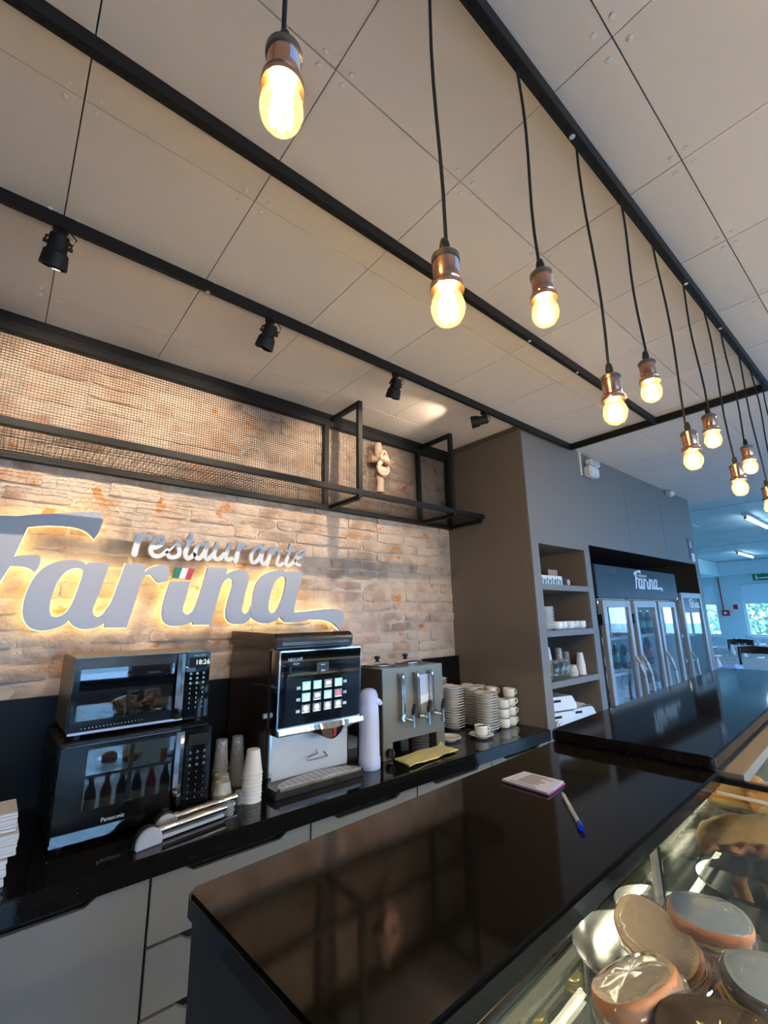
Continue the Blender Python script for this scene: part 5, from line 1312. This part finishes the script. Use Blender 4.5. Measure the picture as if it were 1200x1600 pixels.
def sandwich(loc, eul, L, Wd, T, label, crust, crumb, film, seed, inner='meat_brown'):
    s = thing('wrapped_sandwich', label, 'sandwich', loc, 'wrapped sandwiches in the near case')
    s.rotation_euler = eul
    a, b = L/2, Wd/2
    for zz, nm in ((-T*0.29, 'lower'), (T*0.29, 'upper')):
        cb, ct = MB(), MB()
        bread_slice(cb, ct, a, b, zz, T*0.17, seed+zz*50)
        part(nm+'_crumb', cb, crumb, s, smooth=True, local=True)
        part(nm+'_crust', ct, crust, s, smooth=True, local=True)
    part('ham', leafy(a*1.03, b*1.03, -T*0.10, T*0.05, seed, 0.10), 'ham', s, local=True)
    part('filling', leafy(a*0.99, b*0.99, -T*0.045, T*0.08, seed+3, 0.08), inner, s, local=True)
    part('cheese', leafy(a*1.02, b*1.02, T*0.045, T*0.05, seed+5, 0.12), 'cheese', s, local=True)
    w = MB().ell((0, 0, 0), (a*1.07, b*1.08, T*0.56), 40, 22, 0.6, 0, 0.07, 9, seed+9)
    part('plastic_wrap', w, film, s, smooth=True, local=True, label='crinkled clear plastic wrap')
    part('wrap_twist', MB().add([(a*0.95, -b*0.5, -T*0.1), (a*1.20, -b*0.62, -T*0.28), (a*1.26, b*0.1, T*0.12), (a*1.18, b*0.55, -T*0.2), (a*0.95, b*0.5, T*0.1)], [(0, 1, 2), (0, 2, 4), (2, 3, 4)]), film, s, local=True)
    return s
# open face turned to the viewer and up
VW = Vector((-0.80, -0.33, 0.5))
def facing(n, xa): # local z along n, local x close to xa
    n = Vector(n).normalized(); x = Vector(xa); x = (x-n*x.dot(n)).normalized(); y = n.cross(x)
    return Matrix((x, y, n)).transposed().to_euler()
sandwich((0.866, 0.374, 0.998), facing((-0.72, -0.02, 0.70), (0.22, -0.80, -0.56)), 0.126, 0.080, 0.055, 'cut sandwich showing a pale bread face, leaning on the steel tray', 'bread_crust', 'bread_crumb', 'film_wrap', 1)
sandwich((0.908, 0.318, 1.022), facing((-0.22, -0.30, 0.93), (0.60, -0.78, -0.1)), 0.112, 0.064, 0.070, 'sandwich with reflected grey daylight painted on top, lying against the cut one', 'bread_crust', 'bun_reflection_grey', 'film_wrap', 12)
sandwich((0.738, 0.350, 0.984), facing((-0.10, 0.30, 0.95), (0.80, -0.42, 0.05)), 0.118, 0.088, 0.075, 'sandwich with a red-brown crust and shiny white wrap, front left of the pile', 'bread_crust', 'bread_crumb', 'film_shiny', 23)
sandwich((0.838, 0.226, 1.010), facing((-0.20, -0.30, 0.93), (0.6, -0.75, 0)), 0.125, 0.072, 0.070, 'sandwich with reflected grey daylight painted on top, right of the pile', 'bread_dark', 'bun_reflection_grey', 'film_wrap', 31)
sandwich((0.728, 0.258, 0.985), facing((-0.25, -0.1, 0.95), (0.5, -0.85, 0)), 0.135, 0.092, 0.066, 'bun coloured dark for a reflection in the glass, front of the pile', 'bread_dark', 'bread_dark', 'film_thin', 44)  # dark bun stands in for a person's reflection in the case glass

steel_tray(1.035, 0.448, TZ+.0003, 0.070, 'smaller round steel tray behind, next to the case divider')
wp = thing('white_plate', 'white plate on the lower shelf of the near case at the bottom edge', 'plate', (0.915, 0.53, 0.7203))
part('dish', MB().lathe([(0, 0.003), (0.030, 0.003), (0.034, 0.0), (0.038, 0.004), (0.052, 0.014), (0.054, 0.016), (0.051, 0.0175), (0.035, 0.009), (0, 0.007)], (0.915, 0.53, 0.7203), 36), 'porcelain', wp, smooth=True)
part('blue_rim', MB().lathe([(0.0515, 0.0172), (0.054, 0.0164), (0.0545, 0.015)], (0.915, 0.53, 0.7203), 36), 'blue_plastic', wp, smooth=True)
def jar2(loc, label, body, h, r):
    b = thing('sauce_jar', label, 'jar', loc, 'jars on the lower shelf of the near case')
    part('body', MB().lathe([(r*0.95, 0), (r, 0.004), (r, h*0.66), (r*0.86, h*0.74)], loc, 20), body, b, smooth=True)
    cp = MB()
    for k in range(4): cp.lathe([(r*0.92, h*0.74+k*h*0.065), (r, h*0.74+k*h*0.065+0.001), (r, h*0.74+(k+1)*h*0.065-0.001), (r*0.92, h*0.74+(k+1)*h*0.065)], loc, 18)
    cp.lathe([(r*0.92, h), (r*0.85, h+0.002), (0, h+0.002)], loc, 18)
    part('cap', cp, 'gold_cap', b, smooth=True, label='ridged gold cap')
    return b
jar2((0.975, 0.598, 0.7203), 'small clear jar with a ridged gold cap behind the white plate', 'clear_glass', 0.085, 0.019)
jar2((0.860, 0.608, 0.7203), 'small orange jar with a gold cap left of the clear one', 'pastry_orange', 0.07, 0.018)
jar2((1.08, 0.60, 0.7203), 'taller clear jar with a gold cap near the case divider', 'clear_glass', 0.12, 0.019)
for k, (x, y, lb) in enumerate(((0.62, 0.42, 'round bread roll on the left of the lower shelf in the near case'), (0.72, 0.47, 'round bread roll in the middle of the lower shelf in the near case'))):
    steel_tray(x, y, 0.7203, 0.062, ['left', 'middle'][k]+' small steel tray holding a bread roll on the lower shelf')
    solo('bread_roll', lb, 'bread', MB().ell((x, y, 0.752), (0.042, 0.036, 0.026), 18, 12, 1, 0, 0.12, 3, k), 'bread_crumb', (x, y, 0.728), smooth=True)
def sauce(loc, label, body, cap, h):
    b = thing('sauce_bottle', label, 'bottle', loc, 'bottles on the floor of the near case')
    part('body', MB().lathe([(0.026, 0), (0.028, 0.006), (0.028, h*0.62), (0.020, h*0.74), (0.0125, h*0.84), (0.0125, h*0.90)], loc, 16), body, b, smooth=True)
    part('cap', MB().lathe([(0.0145, h*0.90), (0.0145, h), (0, h)], loc, 14), cap, b, smooth=True)
    part('wrapper', MB().lathe([(0.0285, h*0.18), (0.0285, h*0.5)], loc, 16), 'paper_white', b, smooth=True)
for k, (body, cap) in enumerate((('bottle_amber', 'gold_cap'), ('bottle_amber', 'gold_cap'), ('bottle_dark', 'print_white'), ('bottle_dark', 'print_white'), ('red_plastic', 'print_white'), ('bottle_dark', 'gold_cap'))):
    sauce((0.53+0.075*k, 0.50+0.004*k, 0.463), '%s bottle from the left on the floor of the near case, %s' % (ORD[k], {'bottle_amber': 'amber', 'bottle_dark': 'dark', 'red_plastic': 'red'}[body]), body, cap, 0.22)

# far case
def roll(loc, label, rz):
    r = thing('orange_roll', label, 'pastry', loc, 'orange rolls in the far case', rz)
    mb = MB(); n = 20; pr = []
    part('crust', MB().ell((0, 0, 0.042), (0.080, 0.052, 0.040), 22, 14, 0.85, 0, 0.10, 3, 5), 'pastry_orange', r, smooth=True, local=True)
    part('fold', MB().tube([(0.062*math.cos(a), -0.030-0.022*math.sin(a)*0.6, 0.020+0.034*math.sin(a)) for a in [PI*(0.02+0.96*k/14) for k in range(15)]], [0.005+0.006*math.sin(PI*k/14) for k in range(15)], 8), 'pastry_pale', r, smooth=True, local=True)
    part('filling', MB().ell((0, -0.026, 0.018), (0.058, 0.026, 0.017), 16, 8, 0.9, 0, 0.15, 4, 6), 'cheese', r, smooth=True, local=True)
    return r
tr3 = thing('serving_tray', 'clear rectangular tray under the orange rolls', 'tray', (1.49, 0.36, 1.0223))
part('dish', MB().box(1.37, 1.56, 0.13, 0.478, 1.0223, 1.0260), 'clear_plastic', tr3, bev=0.001)
o0 = roll((1.480, 0.412, 1.0265), 'orange roll at the rear of the far case, next to the bar slab', -1.25)
place(o0, (1.452, 0.296, 1.0265), 'orange roll at the rear of the far case, second from the bar slab', -1.2)
place(o0, (1.424, 0.180, 1.0265), 'orange roll at the rear of the far case, furthest from the bar slab', -1.3)
pa = thing('fried_pastry', 'large golden folded fried pastry in the far case', 'pastry', (1.27, 0.345, 1.0223))
def crescent(up):
    mb = MB(); N, K = 26, 8; vs = []
    for j in range(K+1):
        for i in range(N+1):
            s = -1+2*i/N; t = j/K
            x = 0.105*s; wd = 0.078*(1-abs(s)**2.4)**0.5
            y = -0.030+wd*t*1.2
            z = 0.006+0.034*math.sin(PI*min(1, t*1.05))**0.8*(1-abs(s)**3)+0.006*noise.noise(Vector((s*5, t*5, up)))
            vs.append((x, y, z if up else 0.003))
    return mb.add(vs, [(j*(N+1)+i, j*(N+1)+i+1, (j+1)*(N+1)+i+1, (j+1)*(N+1)+i) for j in range(K) for i in range(N)])
pb = crescent(1); lo_ = crescent(0); pb.add(lo_.v, [f[::-1] for f in lo_.f])
part('crust', pb, 'pastry_gold', pa, smooth=True, local=True)
part('sealed_edge', MB().tube([(0.108*s, -0.032-0.004*math.cos(s*14), 0.008+0.003*math.sin(s*22)) for s in [-1+2*k/30 for k in range(31)]], [0.005+0.006*(1-abs(-1+2*k/30)) for k in range(31)], 8), 'churro', pa, smooth=True, local=True, label='browned crimped edge')
pa.rotation_euler = (0.30, -0.05, -0.95); pa.location = (1.245, 0.330, 1.043)
steel_tray(1.37, 0.385, 0.8903, 0.095, 'round steel tray on the lower shelf of the far case')
ch = thing('churro', 'brown fried stick standing up on the lower tray of the far case', 'pastry', (1.40, 0.362, 0.896))
part('stick', MB().tube([(1.36, 0.400, 0.905), (1.352, 0.393, 0.93), (1.344, 0.386, 0.955), (1.340, 0.383, 0.972)], [0.014, 0.016, 0.016, 0.010], 10), 'churro', ch, smooth=True)
part('tip', MB().ell((1.340, 0.383, 0.972), (0.010, 0.010, 0.007), 10, 6), 'pastry_gold', ch, smooth=True)
for k, (x, y) in enumerate(((1.37, 0.33), (1.35, 0.27), (1.43, 0.36))):
    solo('croquette', ['small brown croquette beside the fried stick', 'small brown croquette at the glass, nearest of three', 'small brown croquette furthest from the stick'][k], 'pastry',
         MB().ell((x, y, 0.918), (0.030, 0.024, 0.022), 14, 10, 1, 0, 0.15, 3, k), 'churro', (x, y, 0.896), smooth=True)

# ================================================================== DINING ROOM
def dining_table(x, y, w, d, label):
    t = thing('dining_table', label, 'table', (x, y, 0), 'tables in the dining room')
    part('tabletop', MB().box(-w/2, w/2, -d/2, d/2, 0.715, 0.745), 'wood_dark', t, bev=0.003, local=True)
    for sx in (-1, 1):
        for sy in (-1, 1): part('leg', MB().box(sx*(w/2-0.05)-0.03, sx*(w/2-0.05)+0.03, sy*(d/2-0.05)-0.03, sy*(d/2-0.05)+0.03, 0.0, 0.7145), 'wood_dark', t, local=True)
    return t
def drape(x, y, w, d, label):
    n = 40; vs = []; top = []
    for ring_, (z, ex, am) in enumerate(((0.7465, 0.004, 0), (0.742, 0.010, 0), (0.62, 0.022, 0.006), (0.42, 0.035, 0.016))):
        for i in range(n):
            a = 2*PI*i/n
            c, s = math.cos(a), math.sin(a); k = max(abs(c), abs(s))
            vs.append((c/k*(w/2+ex)+am*math.cos(a*9)*c, s/k*(d/2+ex)+am*math.cos(a*9)*s, z))
    fs = [(r*n+i, r*n+(i+1) % n, (r+1)*n+(i+1) % n, (r+1)*n+i) for r in range(3) for i in range(n)]+[tuple(range(n))]
    return solo('tablecloth', label, 'tablecloth', MB().add(vs, fs), 'tablecloth', (x, y, 0), 'white tablecloths in the dining room', local=True)
def chair(label):
    c = thing('dining_chair', label, 'chair', (0, 0, 0), 'dark wooden chairs in the dining room')
    part('seat', MB().box(-0.21, 0.21, -0.21, 0.21, 0.43, 0.465), 'wood_dark', c, bev=0.008, local=True)
    for sx in (-1, 1):
        part('leg', MB().box(sx*0.19-0.018, sx*0.19+0.018, 0.17, 0.206, 0, 0.4295), 'wood_dark', c, local=True)
        part('back_leg', MB().tube([(sx*0.195, -0.21, 0.0), (sx*0.19, -0.2, 0.45), (sx*0.19, -0.235, 0.75), (sx*0.195, -0.27, 0.95)], 0.02, 8), 'wood_dark', c, smooth=True, local=True)
    for z0, nm in ((0.86, 'top_rail'), (0.62, 'mid_rail')):
        vs = []
        for i in range(13):
            s = -1+2*i/12; yy = -0.235-0.05*(z0-0.62)/0.3-0.045*(1-s*s); h = 0.10 if nm == 'top_rail' else 0.045
            zt = z0+h+0.012*(1-s*s)
            vs += [(0.215*s, yy, z0), (0.215*s, yy-0.022, z0), (0.215*s, yy-0.022, zt), (0.215*s, yy, zt)]
        part(nm, MB().add(vs, [(i*4+k, i*4+(k+1) % 4, (i+1)*4+(k+1) % 4, (i+1)*4+k) for i in range(12) for k in range(4)]+[(0, 1, 2, 3), (48, 49, 50, 51)]), 'wood_dark', c, local=True)
    for x in (-0.1, 0, 0.1): part('spindle', MB().tube([(x, -0.2, 0.46), (x, -0.275, 0.63)], 0.010, 6), 'wood_dark', c, smooth=True, local=True)
    return c
TBL = [(8.02, 1.86, 0.95, 0.72, 'nearest table, its white cloth just past the end of the bar'), (10.2, 2.75, 1.0, 1.8, 'table behind the nearest one, toward the fridge wall'), (10.5, 1.15, 0.9, 0.9, 'table behind the nearest one, at the right edge of the picture'),
       (12.5, 3.1, 0.9, 2.2, 'long table in the third row, below the pillar between the windows'), (13.9, 2.4, 0.8, 2.0, 'table against the right-hand far window'), (12.6, 1.4, 0.9, 0.9, 'small table in the third row at the right')]
for x, y, w, d, lb in TBL:
    dining_table(x, y, w, d, 'dark wooden dining '+lb)
    drape(x, y, w, d, 'white tablecloth on the '+lb)
CH = [(8.86, 1.93, PI/2, 'dark wooden chair with a curved back between the nearest and second tables'), (11.1, 2.60, PI/2, 'dark wooden chair with a curved back beyond the second table'),
      (9.35, 3.2, -PI/2, 'dark wooden chair on the near side of the second table'), (11.35, 1.15, PI/2, 'dark wooden chair behind the table at the right edge'), (11.65, 3.5, -PI/2, 'dark wooden chair before the long third-row table'), (7.30, 2.65, 0.6, 'dark wooden chair at the corner of the nearest table by the wall end')]
ch0 = None
for x, y, rz, lb in CH:
    if ch0 is None: ch0 = chair(lb); ch0.location = (x, y, 0); ch0.rotation_euler = (0, 0, rz)
    else: place(ch0, (x, y, 0), lb, rz)
cone = MB().lathe([(0.055, 0), (0.045, 0.05), (0.022, 0.12), (0.002, 0.18)], n=12).mesh('napkin_cone', 'paper_white', smooth=False)
wg = MB().lathe([(0, 0.004), (0.033, 0.003), (0.033, 0.0), (0.005, 0.008), (0.004, 0.08), (0.018, 0.095), (0.034, 0.12), (0.037, 0.15), (0.031, 0.19), (0.030, 0.19), (0.034, 0.15), (0.030, 0.122), (0, 0.098)], n=14).mesh('wine_glass', 'clear_glass', smooth=True)
dk = MB().lathe([(0, 0), (0.12, 0.0), (0.125, 0.008), (0.08, 0.004), (0, 0.003)], n=18).mesh('plate', 'porcelain', smooth=True)
spots = {0: [(-0.25, 0.22)], 1: [(-0.3, 0.6), (-0.3, 0.1), (-0.3, -0.5), (0.3, 0.5), (0.3, -0.2)], 2: [(-0.25, 0.2), (0.2, 0.2), (-0.25, -0.2)], 3: [(-0.25, 0.9), (-0.25, 0.4), (-0.25, -0.1), (-0.25, -0.6), (0.2, 0.6), (0.2, 0)], 4: [(-0.2, 0.7), (-0.2, 0.2), (-0.2, -0.4)], 5: [(-0.25, 0.2), (0.2, 0.1)]}
tn = ['nearest table', 'second table toward the fridge wall', 'right-edge table', 'long third-row table', 'far window table', 'small third-row table']
for ti, pl_ in spots.items():
    x, y = TBL[ti][:2]
    for si, (a, b) in enumerate(pl_):
        w_ = '%s setting of the %s' % (ORD[si], tn[ti])
        tag(link('napkin_cone', cone, None, (x+a, y+b, 0.747)), 'white napkin folded into a cone, '+w_, 'napkin', 'napkin cones on the '+tn[ti])
        for k in (0, 1):
            tag(link('wine_glass', wg, None, (x+a+0.16, y+b-0.07-0.09*k, 0.747)), ('inner' if k else 'outer')+' clear wine glass, '+w_, 'glass', 'wine glasses on the '+tn[ti])
        if ti: tag(link('plate', dk, None, (x+a-0.05, y+b-0.16, 0.747)), 'white plate, '+w_, 'plate', 'plates on the '+tn[ti])
fo = MB().add([(-0.16, -0.11, 0), (0.16, -0.11, 0), (0.16, 0.11, 0), (-0.16, 0.11, 0), (-0.09, -0.05, 0.045), (0.08, -0.05, 0.052), (0.08, 0.05, 0.045), (-0.09, 0.05, 0.05)], [(0, 3, 2, 1), (4, 5, 6, 7), (0, 1, 5, 4), (1, 2, 6, 5), (2, 3, 7, 6), (3, 0, 4, 7)])
solo('folded_cloth', 'folded pale blue napkin pile on the nearest table', 'napkin', fo, 'plastic_bluewhite', (7.86, 1.95, 0.7475), local=True)

# far wall fittings
al = thing('fire_alarm', 'red fire alarm box with a red pipe on the pillar between the far windows', 'fire alarm', (14.97, 3.60, 1.45))
part('box', MB().box(14.93, 14.998, 3.54, 3.70, 1.40, 1.55), 'red_plastic', al, bev=0.008)
part('button', MB().cyl((14.93, 3.62, 1.475), (14.92, 3.62, 1.475), 0.035, 14), 'plastic_white', al)
part('pipe', MB().cyl((14.97, 3.66, 1.55), (14.97, 3.66, 2.449), 0.016, 10), 'red_plastic', al, smooth=True)
sp_ = thing('fire_sign', 'small white square sign with a red symbol beside the fire alarm', 'sign', (14.985, 3.39, 1.62))
part('plate', MB().box(14.985, 14.998, 3.30, 3.48, 1.54, 1.72), 'plastic_white', sp_)
part('symbol', MB().prism([(0, 0)]*0+[(14.980, 1.57), (14.984, 1.57), (14.984, 1.69), (14.980, 1.69)], 3.34, 3.44), 'red_plastic', sp_)
ex = thing('exit_sign', 'dark green emergency exit sign above the right-hand far window', 'sign', (14.53, 2.70, 2.36))
part('case', MB().box(14.52, 14.545, 2.38, 2.82, 2.255, 2.415), 'exit_green', ex, bev=0.004)
part('hanger', MB().box(14.525, 14.54, 2.59, 2.61, 2.415, 2.449), 'print_dim', ex)
part('arrow', MB().box(14.517, 14.5195, 2.42, 2.70, 2.30, 2.33).box(14.517, 14.5195, 2.72, 2.76, 2.28, 2.385), 'print_white', ex, label='white arrow and figure')
def batten(x0, x1, y, label):
    b = thing('fluorescent_tube', label, 'ceiling light', ((x0+x1)/2, y, ZC), 'fluorescent tubes on the dining room ceiling')
    part('housing', MB().box(x0, x1, y-0.03, y+0.03, ZC-0.035, ZC-0.001), 'plastic_white', b, bev=0.004)
    part('tube', MB().cyl((x0+0.03, y, ZC-0.055), (x1-0.03, y, ZC-0.055), 0.014, 12), 'tube_light', b, smooth=True, label='glowing white tube')
    for x in (x0+0.015, x1-0.04): part('end_cap', MB().box(x, x+0.025, y-0.016, y+0.016, ZC-0.073, ZC-0.0355), 'print_dim', b)
batten(7.62, 8.95, 1.43, 'glowing fluorescent tube nearest the end of the grey wall')
batten(12.2, 13.6, 2.55, 'glowing fluorescent tube near the far windows')

# ================================================================== OUTSIDE
gr_ = struct('ground', MB().box(-60, 90, -60, 60, -0.7, -0.25), 'lawn')
def tree(x, y, h, r, label, seed):
    t = thing('tree', label, 'tree', (x, y, -0.25), 'trees outside the far windows')
    part('trunk', MB().tube([(x, y, -0.25), (x+0.05, y, h*0.4), (x, y+0.1, h*0.75)], [0.16, 0.12, 0.06], 8), 'trunk', t, smooth=True)
    rr = random.Random(seed); mb = MB()
    for k in range(1500):
        d = Vector((rr.gauss(0, 1), rr.gauss(0, 1), rr.gauss(0, 1))).normalized()*(rr.random()**0.35)
        c = Vector((x+d.x*r, y+d.y*r, h*0.55+d.z*h*0.52))
        a, b = Vector((rr.uniform(-1, 1), rr.uniform(-1, 1), rr.uniform(-1, 1))).normalized(), None
        b = a.orthogonal().normalized(); s = rr.uniform(0.07, 0.15)
        mb.add([c-a*s, c+b*s*0.5, c+a*s, c-b*s*0.5], [(0, 1, 2, 3)])
    part('crown', mb, 'leaf', t, kind='stuff')
for k, (x, y, h, r) in enumerate(((18.0, 1.4, 3.0, 1.15), (18.0, 3.9, 3.2, 1.2), (18.0, 6.4, 2.9, 1.15), (21.5, 2.6, 4.4, 1.7), (21.5, 6.2, 4.4, 1.7), (21.5, -1.0, 4.2, 1.7))):
    tree(x, y, h, r, ['round leafy tree behind the right-hand far window', 'leafy tree behind the pillar of the far wall', 'leafy tree behind the left-hand far window', 'taller tree in the second row behind the right window', 'taller tree in the second row behind the left window', 'leafy tree at the right end of the garden row'][k], k)
